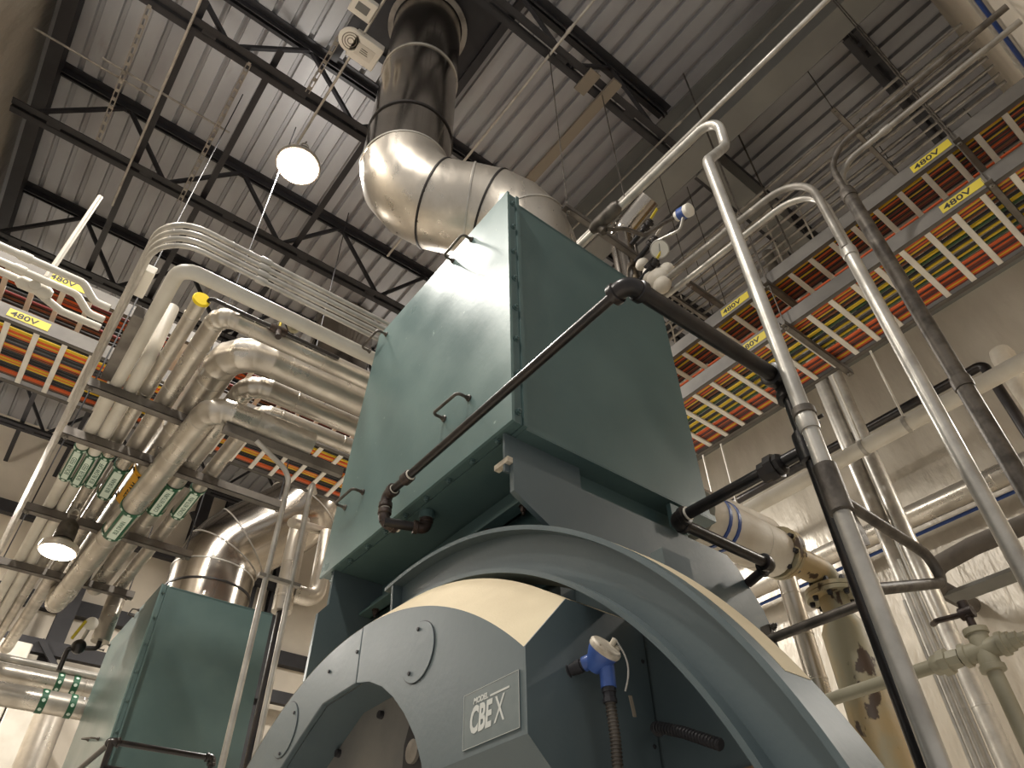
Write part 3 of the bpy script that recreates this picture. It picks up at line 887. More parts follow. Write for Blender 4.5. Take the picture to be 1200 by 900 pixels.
# pipe, left to right as seen
e = el(215, 311.6, rz(0.05)); p1x, p1y, p1z = 0.112, e.y, rz(0.041)
pA = jacket('white jacketed pipe on the outer left of the rack, turning right at the top', [(p1x, YF, p1z), (p1x, p1y, p1z), (XR, p1y, p1z)], 0.041, 0.09, 'pvc', seam=0, gores=False)
xB = 0.176
pB = jacket('second white jacketed pipe of the rack, its bright end turned up', [(xB + 0.02, YF, p1z), (xB + 0.02, 3.62, p1z), (xB + 0.02, 3.62, p1z + 0.4)], 0.041, 0.1, 'pvc', seam=0, gores=False)
e = el(235, 352, rz(0.06)); xC, yC = 0.281, e.y
pC = jacket('silver jacketed pipe with a round yellow end cap', [(xC, YF, rz(0.06)), (xC, yC, rz(0.06))], 0.043, 0.1, seam=0.4)
b = B(); b.lathe((xC, yC - 0.001, rz(0.06)), -Y3, [(0, 0.048), (0.012, 0.048), (0.018, 0.043)], 24); build(b, 'end_cap', 'cap_yellow', pC)
e = el(261.4, 368, rz(0.06)); xD, yD = 0.402, e.y
pD = jacket('silver jacketed pipe with a tight elbow beside the yellow capped pipe', [(xD, YF, rz(0.06)), (xD, yD, rz(0.06)), (XR, yD, rz(0.06))], 0.058, 0.10)
e = el(285, 407, rz(0.115)); xE, yE = 0.572, e.y
pE = jacket('fattest silver jacketed pipe of the rack with a wide gored elbow', [(xE, 7.4, rz(0.115)), (xE, yE, rz(0.115)), (XR, yE, rz(0.115))], 0.105, 0.24, seam=0.6)
e = el(293, 447.8, rz(0.07)); xF, yF = e.x, e.y
pF = jacket('middle sized silver pipe with elbow nested under the fattest pipe', [(xF, 7.0, rz(0.07)), (xF, yF, rz(0.07)), (XR, yF, rz(0.07))], 0.068, 0.13)
e = el(305.7, 480, rz(0.055)); xG, yG = e.x, e.y
pG = jacket('silver pipe with the innermost elbow of the rack', [(xG, 6.9, rz(0.055)), (xG, yG, rz(0.055)), (XR, yG, rz(0.055))], 0.053, 0.11)
zH = STZ - 0.062 - 0.085
e = el(248.7, 476, zH); xH, yH = e.x, e.y
ef = at(62, 712, Z=zH)
pH = jacket('lower silver pipe slung under the struts with a crumpled run to the right', [(ef.x, ef.y, zH + 0.45), (ef.x, ef.y, zH), (xH, yH, zH), (1.25, yH, zH)], 0.08, 0.13)
b = B(); b.tube([(xH + 0.28, yH, zH), (1.26, yH, zH)], 0.084, 24); build(b, 'crumpled_jacket', 'alum_crumple', pH)
# markers
for t, x, px, py, r, w in ((pA, p1x, 86, 540, 0.041, 'BOILER FEED'), (pB, xB + 0.02, 99, 547, 0.041, 'BOILER FEED'), (pC, xC, 112, 550, 0.043, 'BLR BLOW OFF'), (pD, xD, 131, 560, 0.058, 'BLR DRAIN'), (pF, xF, 195, 580, 0.068, 'COND RETURN'), (pG, xG, 220, 586, 0.053, 'COND RETURN')):
    z = rz(r) if t not in (pA, pB) else p1z
    q = at(px, py, X=x)
    y = at(px, py, Z=z).y
    out = V((-0.1, 0, -1))
    if t is pC: z = rz(0.06)
    marker(t, (x, y, z), Y3, r, out, w, 0.42)
yq = at(160, 562, Z=rz(0.115)).y
marker(pE, (xE, yq, rz(0.115)), Y3, 0.105, (-0.35, 0, -1), 'STEAM', 0.42, 'steam')
q = at(148, 608, Z=zH); dH = (V((ef.x, ef.y, zH)) - V((xH, yH, zH))).normalized(); f = (q.y - yH) / (ef.y - yH)
marker(pH, V((xH, yH, zH)) + (V((ef.x, ef.y, zH)) - V((xH, yH, zH))) * f, dH, 0.08, (-0.05, 0, -1), 'BLR DRAIN', 0.42)
# strut under the crumpled run
b = B(); yS = yH - 0.0
b.box((xH + 0.1, yS - 0.02, zH - 0.145), (1.5, yS + 0.02, zH - 0.085)); top(b, 'pipe_support_strut', 'strut', 'long strut right beneath the crumpled silver pipe run', 'strut', smooth=0)
# small valve line from the yellow cap
t = thing('drain_line', 'thin dark drain line with small valve reaching from the yellow pipe cap', 'pipe', (xC, yC - 0.05, rz(0.06)))
zv = rz(0.06)
b = B(); b.tube([(xC + 0.035, yC - 0.005, zv), (xC + 0.035, yC - 0.05, zv), (1.1, yC - 0.05, zv)], 0.011, 10, 0.02); build(b, 'pipe_run', 'black_pipe', t)
xv = at(326, 388, Y=yC - 0.05).x
b = B(); b.lathe((xv - 0.05, yC - 0.05, zv), X3, [(0, 0.022), (0.03, 0.026), (0.07, 0.026), (0.1, 0.022)], 10); b.tube([(xv, yC - 0.05, zv), (xv, yC - 0.09, zv - 0.09)], 0.018, 10); vb = build(b, 'valve_body', 'iron_brown', t)
b = B(); b.tube([(xv, yC - 0.05, zv), (xv, yC - 0.05, zv + 0.09)], 0.007, 8); b.box((xv - 0.05, yC - 0.055, zv + 0.08), (xv + 0.05, yC - 0.045, zv + 0.092)); build(b, 'lever', 'label_yellow', t)
b = B(); b.lathe((xv + 0.07, yC - 0.09, zv + 0.03), (-0.3, -1, -0.6), [(0, 0.035), (0.05, 0.04), (0.07, 0.036)], 18); build(b, 'strainer_cap', 'beige_pipe', t)

# ---- bent conduits at left
def conduit(label, pts, r, fil, m='galv', group=None, couplings=(), name='conduit', k=8):
    t = thing(name, label, 'conduit', pts[0], group)
    path = fillet_path(pts, fil, k)
    b = B(); b.tube(path, r, 14); build(b, 'tube', m, t)
    for (i, f) in couplings:
        a, c = V(pts[i]), V(pts[i + 1]); p = a.lerp(c, f); T = (c - a).normalized()
        b = B(); b.lathe(p - T * 0.03, T, [(0, r + 0.004), (0.01, r + 0.006), (0.05, r + 0.006), (0.06, r + 0.004)], 14); build(b, 'coupling', m, t)
    return t


# straps supporting the sweep of parallel conduits
cz0 = 4.68
for i in range(4):
    r = 0.0145
    yy = at(262, 281, Z=cz0).y + 0.012 * i
    xx = -0.065 + 0.008 * i
    conduit('%s of the four parallel conduits sweeping over the pipe rack' % ['outermost', 'second', 'third', 'innermost'][i], [(xx, 7.6, cz0 - 0.04 * i), (xx, yy, cz0 - 0.04 * i), (2.4, yy, cz0 - 0.04 * i)], r, 0.22, 'galv', 'four parallel conduits over the rack', couplings=((1, 0.22),))
# big strut posts beside the conduits
x0 = -0.05
b = B(); b.box((0.015, 3.35, STZ + 0.02), (0.085, 4.0, STZ + 0.10)); top(b, 'strut_channel', 'strut', 'dark strut channel beside the white jacketed pipe at the rack edge', 'strut', smooth=0, bevel=0.004)
q = at(170, 330, Z=cz0 - 0.05)
t = thing('junction_box', 'small white junction box clamped on the conduits at the rack corner', 'box', q)
b = B(); b.obox(q, ((0, 1, 0), (1, 0, 0), (0, 0, 1)), (0.11, 0.028, 0.03)); build(b, 'body', 'white_box', t, bevel=0.006)
b = B()
for s_ in (-1, 0, 1):
    b = B(); b.lathe(q + V((-0.028, s_ * 0.06, 0)), -X3, [(0, 0.014), (0.02, 0.014), (0.024, 0.01)], 10); build(b, 'fitting', 'galv', t)
# white conduits coming from the left wall to the rack corner
for i, (pp, lab, bend) in enumerate(((((0, 288), (100, 327), (145, 343)), 'upper white conduit running from the left wall to the rack corner', 0), (((0, 306), (90, 345), (125, 362)), 'middle white conduit running from the left wall to the rack corner', 0), (((0, 318), (30, 330), (100, 358)), 'lower white conduit with an oval junction fitting at left', 0))):
    z = 4.6
    ps_ = [at(*q, Z=z) for q in pp]
    yy = ps_[0].y
    p0 = V((XL + 0.03, yy, z)); p1 = V((ps_[1].x, yy, z)); p2 = V((-0.10 + 0.0 * i, yy + 0.05, z - 0.05))
    t = conduit(lab, [p0, p1, p1.lerp(p2, 0.5) + V((0, 0.03, -0.02)), p2], 0.021, 0.06, 'pvc', 'white conduits at left', couplings=((0, 0.8),))
    if i == 2:
        c = V((at(42, 334, Z=z).x, yy, z - 0.01))
        b = B(); b.tube([c - X3 * 0.09, c - X3 * 0.07, c + X3 * 0.07, c + X3 * 0.09], [0.02, 0.036, 0.036, 0.02], 16); b.lathe(c - Y3 * 0.03 + V((0, 0, -0.01)), (0, -1, -0.5), [(0, 0.03), (0.012, 0.028)], 16); build(b, 'oval_fitting', 'pvc', t)

# ================================================================== BLACK IRON PIPE ROUND THE ECONOMIZER
def fit_elbow(t, c, d1, d2, r, m='iron_brown', L=0.05):
    """threaded elbow fitting with end collars"""
    c = V(c); d1 = V(d1); d2 = V(d2)
    b = B(); b.tube([c + d1 * L, c, c + d2 * L], r * 1.35, 14, L * 0.8)
    for d in (d1, d2): b.lathe(c + d * (L * 0.62), d, [(0, r * 1.4), (0.003, r * 1.62), (L * 0.36, r * 1.62), (L * 0.4, r * 1.3)], 16)
    return build(b, 'elbow', m, t)


def sleeve(t, c, d, r, L, m='iron_brown', name='coupling', n=16):
    c = V(c); d = V(d).normalized()
    b = B(); b.lathe(c - d * (L / 2), d, [(0, r * 1.2), (0.004, r * 1.5), (L - 0.004, r * 1.5), (L, r * 1.2)], n)
    return build(b, name, m, t)


px_, pz_ = 1.072, 3.045
ye = 0.798
e0 = at(505, 600, Z=2.985)
r = 0.0165
t = thing('black_pipe', 'black iron pipe crossing the economizer corner and dropping beside the hooked conduit', 'pipe', (px_, 1.4, 2.9))
yb_ = e0.y + 0.03
zl = 2.925
b = B(); b.tube([(e0.x, yb_, 2.99), (e0.x, yb_, zl), (px_, yb_ + 0.05, zl)], r * 1.15, 14, 0.02); build(b, 'nipple_run', 'black_pipe', t)
b = B(); b.lathe((e0.x, yb_, 2.998), -Z3, [(0, 0.03), (0.03, 0.03), (0.034, 0.022)], 16); build(b, 'socket', 'teal', t)
b = B(); b.lathe((e0.x, yb_, 2.962), -Z3, [(0, 0.019), (0.012, 0.019)], 16); build(b, 'white_sealant', 'sealant', t)
fit_elbow(t, (e0.x, yb_, zl), Z3 * 0.8, (V((px_, yb_ + 0.05, zl)) - V((e0.x, yb_, zl))).normalized(), r)
yv = yb_ + 0.055
fit_elbow(t, (px_, yv, zl), X3, Z3, r, L=0.055)
b = B(); b.tube([(px_, yv, zl), (px_, yv, pz_)], r, 14); build(b, 'riser', 'black_pipe', t)
fit_elbow(t, (px_, yv, pz_ - 0.0), -Z3, -Y3, r, L=0.055)
sleeve(t, (px_, yv - 0.15, pz_), Y3, r, 0.045)
b = B()
for p, d in (((px_, yv, zl + 0.056), Z3), ((px_, yv - 0.058, pz_), Y3), ((px_, yv - 0.176, pz_), Y3), ((px_ + 0.06, yv - 0.005, zl), X3)):
    bb = B(); bb.lathe(p, d, [(0, r + 0.002), (0.004, r + 0.004), (0.008, r + 0.002)], 14); build(bb, 'white_sealant', 'sealant', t)
b = B(); b.tube([(px_, yv, pz_), (px_, ye, pz_ + 0.01)], r, 16); run = build(b, 'cross_run', 'black_pipe', t)
fit_elbow(t, (px_, ye, pz_ + 0.01), Y3, X3, 0.021, 'black_pipe', 0.06)
# stencil marks on the pipe
b = B(); x = 0
for s_, y in (('PIPE CO', 1.70), ('A53 B', 1.52), ('3/4 X .113', 1.36), ('ERW', 1.22), ('MADE', 1.06), ('HEAT 4', 0.96)):
    pass
rv = 0.026
xv_ = 1.815
zt_ = pz_ + 0.012
b = B(); b.tube([(px_ + 0.02, ye, zt_), (xv_, ye, zt_ + 0.03), (xv_, ye, 0.0)], rv, 18, 0.05); build(b, 'down_pipe', 'black_pipe', t)
fit_elbow(t, (xv_, ye, zt_ + 0.03), -X3, -Z3, rv, 'black_pipe', 0.075)
zb_ = 2.815
sleeve(t, (xv_, ye, zb_), Z3, rv, 0.11, 'black_pipe', 'tee')
yk = 1.345
b = B(); b.tube([(xv_, ye, zb_), (xv_, yk, zb_ + 0.01), (at(890, 668, Z=zb_ + 0.01).x, yk, zb_ + 0.01)], 0.021, 16, 0.02); build(b, 'branch', 'black_pipe', t)
xk = at(890, 668, Z=zb_ + 0.01).x
fit_elbow(t, (xv_, yk, zb_ + 0.01), -Y3, X3, 0.021, 'black_pipe', 0.05)
b = B(); b.lathe((xv_, yk - 0.055, zb_ + 0.01), -Y3, [(0, 0.024), (0.006, 0.026), (0.008, 0.022)], 14); build(b, 'white_sealant', 'sealant', t)
b = B(); b.lathe((xv_, ye + 0.09, zb_), Y3, [(0, 0.026), (0.01, 0.036), (0.025, 0.036), (0.026, 0.044), (0.055, 0.044), (0.056, 0.034), (0.085, 0.034), (0.09, 0.025)], 8); build(b, 'union', 'black_pipe', t)
fit_elbow(t, (xk, yk, zb_ + 0.01), -X3, Y3, 0.021, 'black_pipe', 0.045)
b = B(); b.tube([(xk, yk, zb_ + 0.01), (xk, ps + 0.0, zb_ - 0.02)], 0.019, 14); build(b, 'end_nipple', 'black_pipe', t)

# ================================================================== HOOKED CONDUITS AT RIGHT
ax, ay = 1.735, 0.74
t = conduit('hooked galvanised conduit beside the black pipe, bent top in front of the grey beam', [(ax, ay, 0), (ax, ay, 4.33), (1.995, ay, 4.74), (1.97, ay - 0.03, 4.985), (1.95, 3.3, 4.985)], 0.025, [0.12, 0.10, 0.16], 'galv', couplings=((0, 0.655),))
b = B(); b.lathe((ax, ay, 2.52), Z3, [(0, 0.027), (0.005, 0.033), (0.155, 0.033), (0.16, 0.027)], 16); build(b, 'sleeve', 'galv_dark', t)
b = B(); b.prism([(ax + 0.02, ay, 2.68), (ax + 0.10, ay, 2.50), (ax + 0.10, ay, 2.46), (ax + 0.02, ay, 2.43)], (0, 0.012, 0)); build(b, 'gusset', 'galv_dark', t)
b = B()
for a in (0, ):
    b.lathe((ax, ay, 2.86), Z3, [(0, 0.03), (0.003, 0.035), (0.027, 0.035), (0.03, 0.03)], 16); b.box((ax + 0.03, ay - 0.008, 2.862), (ax + 0.07, ay + 0.008, 2.888)); b.tube([(ax + 0.055, ay - 0.03, 2.875), (ax + 0.055, ay + 0.03, 2.875)], 0.006, 8)
build(b, 'clamp', 'galv_dark', t)
b = B(); b.tube([(1.95, 1.40, 4.985), (1.95, 1.43, 4.985), (1.95, 1.60, 4.985), (1.95, 1.63, 4.985)], [0.028, 0.042, 0.042, 0.03], 14); b.tube([(1.95, 1.58, 4.985), (1.98, 1.56, 4.93)], 0.03, 12); build(b, 'conduit_body', 'galv_dark', t)
# bent hoop bracket and bars
b = B(); b.tube([(ax + 0.04, ay, 2.575), (2.21, ay, 2.55), (2.24, ay, 2.47), (1.75, ay, 2.305)], 0.016, 14, [0.09, 0.09]); top(b, 'hoop_bracket', 'galv_dark', 'dark bent bar hoop sticking out from the hooked conduit', 'bracket')
t = thing('tie_bar', 'round grey bar bolted between the boiler drum and the black pipe', 'bar', (1.85, 1.0, 2.33))
b = B(); b.tube([(1.86, 1.15, 2.336), (1.86, 0.83, 2.332)], 0.014, 12); build(b, 'rod', 'galv_dark', t)
b = B(); b.bar((1.86, 1.13, 2.30), (1.86, 1.13, 2.375), 0.03, 0.02); build(b, 'clamp', 'galv_dark', t)
b = B(); b.hexbolt((1.86, 1.11, 2.365), (0, -1, 0.3), 0.009, 0.01); build(b, 'bolt', 'galv_dark', t)

for k, (xx, zz, lab, rr) in enumerate(((2.60, 4.98, 'galvanised conduit curving over in front of the lower cable tray, outer of the two', 0.021), (2.66, 4.92, 'galvanised conduit curving over in front of the lower cable tray, inner of the two', 0.019))):
    conduit(lab, [(xx, 0.625, 4.28 if k == 0 else 4.2), (xx, 0.625, zz), (xx, 3.2, zz + 0.12)], rr, 0.26, 'galv_dull' if k == 0 else 'galv', 'pair of curved conduits', couplings=((1, 0.2),))
conduit('galvanised standing conduit below the pair curving in front of the lower tray', [(2.62, 0.625, 0), (2.62, 0.625, 4.32)], 0.031, 0, 'galv', couplings=((0, 0.985),))
for k, (xx, zz, lab, rr) in enumerate(((2.98, 5.45, 'dark weathered conduit at far right bending towards the side wall, outer of the two', 0.019), (3.05, 5.37, 'dark weathered conduit at far right bending towards the side wall, inner of the two', 0.018))):
    conduit(lab, [(xx, 0.57, 5.08), (xx, 0.57, zz), (xx, YW + 0.02, zz)], rr, 0.26, 'galv_dark' if k == 0 else 'galv_dull', 'pair of dark conduits', couplings=((1, 0.3),))
conduit('dark weathered standing conduit at far right below the pair bending to the side wall', [(3.0, 0.57, 0), (3.0, 0.57, 5.1)], 0.037, 0, 'galv_dark', couplings=((0, 0.99), (0, 0.70)))

# conduit bank under the roof, beyond the grey beam
zk = 7.55
xa_, xb_ = at(897, 222, Z=zk).x, at(938, 292, Z=zk).x
for i in range(9):
    xx = xa_ + (xb_ - xa_) * i / 8
    conduit('thin conduit in the roof bank beyond the grey beam, number %s counted from the beam' % ['one', 'two', 'three', 'four', 'five', 'six', 'seven', 'eight', 'nine'][i], [(xx, YW + 0.03, zk), (xx, 6.2, zk)], 0.014 + 0.003 * (i % 3 == 1), 0, 'galv_dull', 'bank of thin conduits under the roof', couplings=((0, 0.13 + 0.012 * (i % 4)), ))
q = at(927, 80, Z=zk)
for yy, lab in ((at(975, 126, Z=zk).y, 'perforated strut hanger under the bank of thin conduits, nearest the side wall'), (2.9, 'perforated strut hanger under the bank of thin conduits, beside the pressure gauge')):
    trapeze(yy, xa_ - 0.25, xb_ + 0.15, zk - 0.03, lab, ZC)
# single conduits along the main beam
for (px, py), z, r, lab, m in (((653, 53), 7.86, 0.013, 'thin silver conduit crossing the roof above the flue cap', 'galv'), ((812, 153), 6.3, 0.019, 'pale conduit running along the grey beam, lower one', 'galv'), ((790, 150), 7.86, 0.010, 'very thin conduit running along the grey beam', 'galv_dull')):
    xx = at(px, py, Z=z).x
    conduit(lab, [(xx, YW + 0.1, z), (xx, 4.6, z)], r, 0, m, couplings=((0, 0.4),) if z > 7 else ())
q1 = at(715, 105, Z=ZB - 0.02); q2 = at(640, 195, Z=ZB - 0.02)
b = B(); b.box((q1.x - 0.05, q1.y - 0.1, ZB - 0.05), (q1.x + 0.05, 3.5, ZB - 0.008)); top(b, 'strut_channel', 'tan', 'tan coloured strut spanning between two joists above the economizer', 'strut', smooth=0)
b = B(); q1 = at(692, 88, Z=ZB - 0.02); b.box((q1.x - 0.04, 1.70, ZB - 0.03), (q1.x + 0.08, 1.93, ZB - 0.008)); top(b, 'beam_clamp', 'tan', 'tan plate clamped under the joist in front of the silver stack', 'clamp', smooth=0)
# hanging trapeze with rods beside the flue cap
qz = at(668, 245, Y=1.81)
trapeze(1.81, qz.x - 0.06, qz.x + 0.66, qz.z, 'strut hanger with black rod beside the right end of the silver flue', ZB)
qz = at(838, 352, Y=2.0)
trapeze(2.0, qz.x - 0.35, qz.x + 0.2, qz.z, 'small strut hanger below the pressure gauge', ZB)

# ================================================================== GAUGE AND TRANSMITTER
gx, gy = 2.62, 1.93
t = jacket('short silver jacketed pipe standing behind the right shoulder of the economizer', [(gx, gy, 3.2), (gx, gy, 5.86), (gx + 0.02, gy - 0.3, 5.98)], 0.085, 0.12, 'stainless', seam=1.3, off=2.45)
q = at(773, 292, X=2.55); fd = (CAM - q).normalized()
t = thing('pressure_gauge', 'round white pressure gauge on the valve cluster behind the economizer', 'gauge', q)
b = B(); b.lathe(q, fd, [(-0.05, 0.05), (-0.04, 0.062), (0.0, 0.064), (0.006, 0.06)], 28); build(b, 'case', 'galv', t)
b = B(); b.lathe(q + fd * 0.0065, fd, [(0, 0.055), (0.001, 0.055)], 28); fc = build(b, 'dial', 'gauge_face', t)
u = fd.orthogonal().normalized(); w = fd.cross(u)
b = B(); b.bar(q + fd * 0.009 - u * 0.015, q + fd * 0.009 + u * 0.036, 0.004, 0.001, fd); build(b, 'needle', 'ink', t)
b = B(); b.tube([q - fd * 0.04, q - fd * 0.08 + V((0, 0.03, -0.02)), q + V((0, 0.14, -0.05))], 0.012, 8); build(b, 'stem', 'black_pipe', t)
cl = [at(758, 265, X=2.55), at(764, 285, X=2.55), at(765, 312, X=2.55)]
for i, c in enumerate(cl):
    t = thing('instrument_valve', '%s of the small black instrument valves clamped beside the silver pipe' % ['topmost', 'middle', 'lowest'][i], 'valve', c)
    b = B(); b.tube([c + V((0, 0.16, -0.04)), c + V((0, -0.05, 0.02))], 0.018, 10); b.lathe(c, (0, -1, 0.2), [(-0.03, 0.02), (-0.025, 0.036), (0.0, 0.036), (0.005, 0.02), (0.02, 0.02), (0.022, 0.032), (0.04, 0.032), (0.045, 0.016)], 12); build(b, 'body', 'black_pipe', t)
    b = B(); b.bar(c + V((0, -0.02, 0.02)), c + V((0.02, -0.10, 0.11)), 0.018, 0.006); build(b, 'lever', 'label_yellow' if i != 1 else 'galv', t)
b = B(); c = at(772, 318, X=2.6); 
for dx, dy, dz, rr in ((0, 0.02, -0.06, 0.075), (0.02, -0.04, -0.02, 0.055), (-0.01, 0.07, 0.0, 0.06), (0.0, 0.0, -0.14, 0.06), (0.02, 0.08, 0.09, 0.05), (-0.02, 0.10, 0.16, 0.045)): b.sphere(c + V((dx, dy, dz)), rr, 12, 8, (0.9, 1.1, 1.0))
top(b, 'insulation_wrap', 'insul_white', 'lumpy white insulation wrap under the pressure gauge', 'insulation')
q = at(800, 250, X=2.5); d = (at(812, 243, X=2.5) - at(790, 255, X=2.5)).normalized()
t = thing('pressure_transmitter', 'small blue and white transmitter head at the end of the flexible conduit', 'transmitter', q)
b = B(); b.lathe(q - d * 0.03, d, [(0, 0.03), (0.006, 0.042), (0.055, 0.042), (0.06, 0.03)], 18); build(b, 'housing', 'blue_paint', t)
b = B(); b.lathe(q + d * 0.03, d, [(0, 0.044), (0.03, 0.044), (0.036, 0.036)], 18); b.lathe(q - d * 0.03, -d, [(0, 0.034), (0.02, 0.034), (0.026, 0.026)], 16); build(b, 'covers', 'white_box', t)
b = B(); b.tube([q - Z3 * 0.03, q + V((0, 0.05, -0.12)), cl[1]], 0.010, 10, 0.02); build(b, 'impulse_tube', 'galv', t)
f1_ = at(723, 247, X=1.98); f2_ = at(733, 268, X=2.1); f3_ = at(755, 276, X=2.3); f4_ = at(782, 259, X=2.45)
b = B(); b.tube([(1.98, 1.55, 4.93), f2_, f3_, f4_, q - d * 0.05], 0.013, 10, 0.12)
top(b, 'flexible_conduit', 'galv_dark', 'dark flexible conduit drooping from the hooked conduit to the blue transmitter', 'conduit')

# ================================================================== THERMOWELL HEAD ON THE BURNER SIDE
yh = YR
n0 = at(668, 786, Y=YR)
t = thing('temperature_sensor', 'blue sensor head with dusty cap and chain on the side of the burner head', 'sensor', n0)
hd = at(703, 770, Y=yh - 0.075)
ax_ = (hd - n0).normalized()
b = B(); b.lathe(n0 - ax_ * 0.004, ax_, [(0, 0.020), (0.006, 0.020), (0.007, 0.014), (0.02, 0.014), (0.021, 0.016), (0.036, 0.016), (0.037, 0.012), (0.06, 0.012)], 16); build(b, 'well_fitting', 'steel_dark', t)
capdir = (at(716, 762, Y=yh - 0.11) - at(700, 778, Y=yh - 0.075)).normalized()
capdir = V((0.05, -0.78, 0.62)).normalized()
c = hd
b = B(); b.lathe(c - capdir * 0.034, capdir, [(0, 0.016), (0.012, 0.022), (0.04, 0.034), (0.05, 0.036)], 24)
b.tube([c - ax_ * 0.042, c - ax_ * 0.012], 0.017, 14)
cn = c + V((0.012, -0.006, -0.02)); cdn = cn - Z3 * 0.048
b.tube([cn + Z3 * 0.01, cdn], 0.0175, 16); build(b, 'head_body', 'blue_paint', t)
b = B(); b.lathe(c + capdir * 0.016, capdir, [(0, 0.037), (0.004, 0.039), (0.012, 0.039), (0.016, 0.035), (0.019, 0.0)], 28); cap = build(b, 'cap', 'cap_cream', t)
lug = c + capdir * 0.028 + V((0.022, 0, 0.012))
b = B(); b.tube([lug - capdir * 0.01, lug + capdir * 0.012], 0.007, 10); b.tube([lug + V((0.012, 0, -0.012)) - capdir * 0.01, lug + V((0.012, 0, -0.012)) + capdir * 0.008], 0.007, 10); build(b, 'cap_lugs', 'cap_cream', cap)
b = B(); n = 30
for i in range(n):
    f = i / (n - 1)
    p = lug + capdir * 0.012 + V((0.012 * f + 0.012 * math.sin(3 * f), -0.012 * math.sin(PI * f), -0.112 * f))
    b.sphere(p, 0.0028, 6, 4)
build(b, 'bead_chain', 'galv', t)
b = B(); p = lug + V((0.03, -0.01, -0.135)); b.obox(p, ((0.16, 0, -1), (1, 0, 0.16), (0, 1, 0)), (0.022, 0.005, 0.0008)); build(b, 'tag', 'tan', t)
b = B(); b.lathe(cdn + Z3 * 0.004, -Z3, [(0, 0.013), (0.003, 0.016), (0.014, 0.016), (0.015, 0.014), (0.026, 0.014), (0.027, 0.016), (0.036, 0.016), (0.038, 0.012)], 8); build(b, 'connector', 'steel_dark', t)
fx = [cdn - Z3 * 0.03, cdn + V((0.004, 0, -0.10)), cdn + V((0.004, 0.005, -0.25)), cdn + V((-0.01, 0.01, -0.5))]
path = fillet_path(fx, 0.1, 6); b = B(); b.tube(path, 0.0105, 12)
for p, T in sample(path, 0.0075, 0.004): b.lathe(p - T * 0.002, T, [(0, 0.0105), (0.0012, 0.0128), (0.0028, 0.0128), (0.004, 0.0105)], 12, cap=False)
build(b, 'flexible_conduit', 'galv_dark', t)
# second flexible conduit behind the channel ring
p1 = at(766, 851, X=1.34); p2 = at(800, 858, X=1.34); p3 = at(845, 873, X=1.34)
path = fillet_path([p1 + V((0.04, 0.02, 0)), p1, p2, p3], 0.1, 6); b = B(); b.tube(path, 0.011, 12)
for p, T in sample(path, 0.009, 0.004): b.lathe(p - T * 0.0025, T, [(0, 0.011), (0.0015, 0.0135), (0.0035, 0.0135), (0.005, 0.011)], 12, cap=False)
top(b, 'flexible_conduit', 'steel_dark', 'dark ribbed flexible conduit behind the lower right of the channel ring', 'conduit')

# ================================================================== PIPING BY THE INSULATED WALL
def flange(t, c, d, r, th=0.03, bolts=8, m='beige_pipe'):
    c = V(c); d = V(d).normalized()
    b = B()
    b.lathe(c - d * th, d, [(0, r * 0.62), (0.0, r), (th * 0.92, r), (th * 0.92, r * 0.9), (th * 1.08, r * 0.9), (th * 1.08, r), (th * 2, r), (th * 2, r * 0.62)], 36)
    f = build(b, 'flange', m, t)
    u = d.orthogonal().normalized(); w = d.cross(u)
    for i in range(bolts):
        a = 2 * PI * (i + 0.5) / bolts
        p = c + (u * math.cos(a) + w * math.sin(a)) * r * 0.82
        b = B(); b.lathe(p - d * (th + 0.02), d, [(0, 0.011), (0.02, 0.014), (0.02 + 2 * th, 0.012), (0.04 + 2 * th, 0.014), (0.05 + 2 * th, 0.008)], 6); build(b, 'bolt', 'steel_dark', f)


by, bz = 1.56, 3.135
fxp = 2.85
bxd = 3.215
t = thing('beige_pipe', 'big rusty beige pipe with flanged elbow dropping beside the insulated wall', 'pipe', (bxd, by, 0))
b = B(); b.tube([(fxp, by, bz), (bxd, by, bz), (bxd, by, 2.98)], 0.068, 28, 0.115, k=10); build(b, 'elbow', 'beige_pipe', t)
flange(t, (fxp, by, bz), X3, 0.122, 0.022)
flange(t, (bxd, by, 3.035), Z3, 0.122, 0.022)
b = B(); b.lathe((bxd, by, 3.01), -Z3, [(0, 0.066), (0.09, 0.068), (0.16, 0.103), (0.80, 0.105), (0.83, 0.113), (0.86, 0.105), (3.0, 0.105)], 32); build(b, 'drop_pipe', 'beige_pipe', t)
t = jacket('fat white insulated pipe ending at the beige flange behind the boiler', [(2.27, by + 0.02, bz), (fxp - 0.03, by + 0.02, bz)], 0.115, 0, 'insul_white', seam=0.3)
b = B()
for k, xx in enumerate((2.36, 2.42)):
    bb = B(); bb.lathe((xx, by + 0.02, bz), X3, [(0, 0.116), (0.002, 0.120), (0.018, 0.120), (0.02, 0.116)], 24, cap=False); build(bb, 'blue_band', 'blue_line', t)
q = at(905, 622, X=3.35)
jacket('silver banded pipe with white insulated elbow, just left of the beige drop pipe', [(q.x, q.y, 0), (q.x, q.y, q.z), (q.x - 0.7, q.y + 0.02, q.z)], 0.05, 0.11, 'stainless_worn', seam=0.22)
b = B(); b.tube([(q.x, q.y, q.z - 0.14), (q.x, q.y, q.z), (q.x - 0.45, q.y + 0.02, q.z)], 0.062, 20, 0.10); top(b, 'insulated_elbow', 'insul_white', 'white taped elbow insulation above the beige flange', 'insulation')
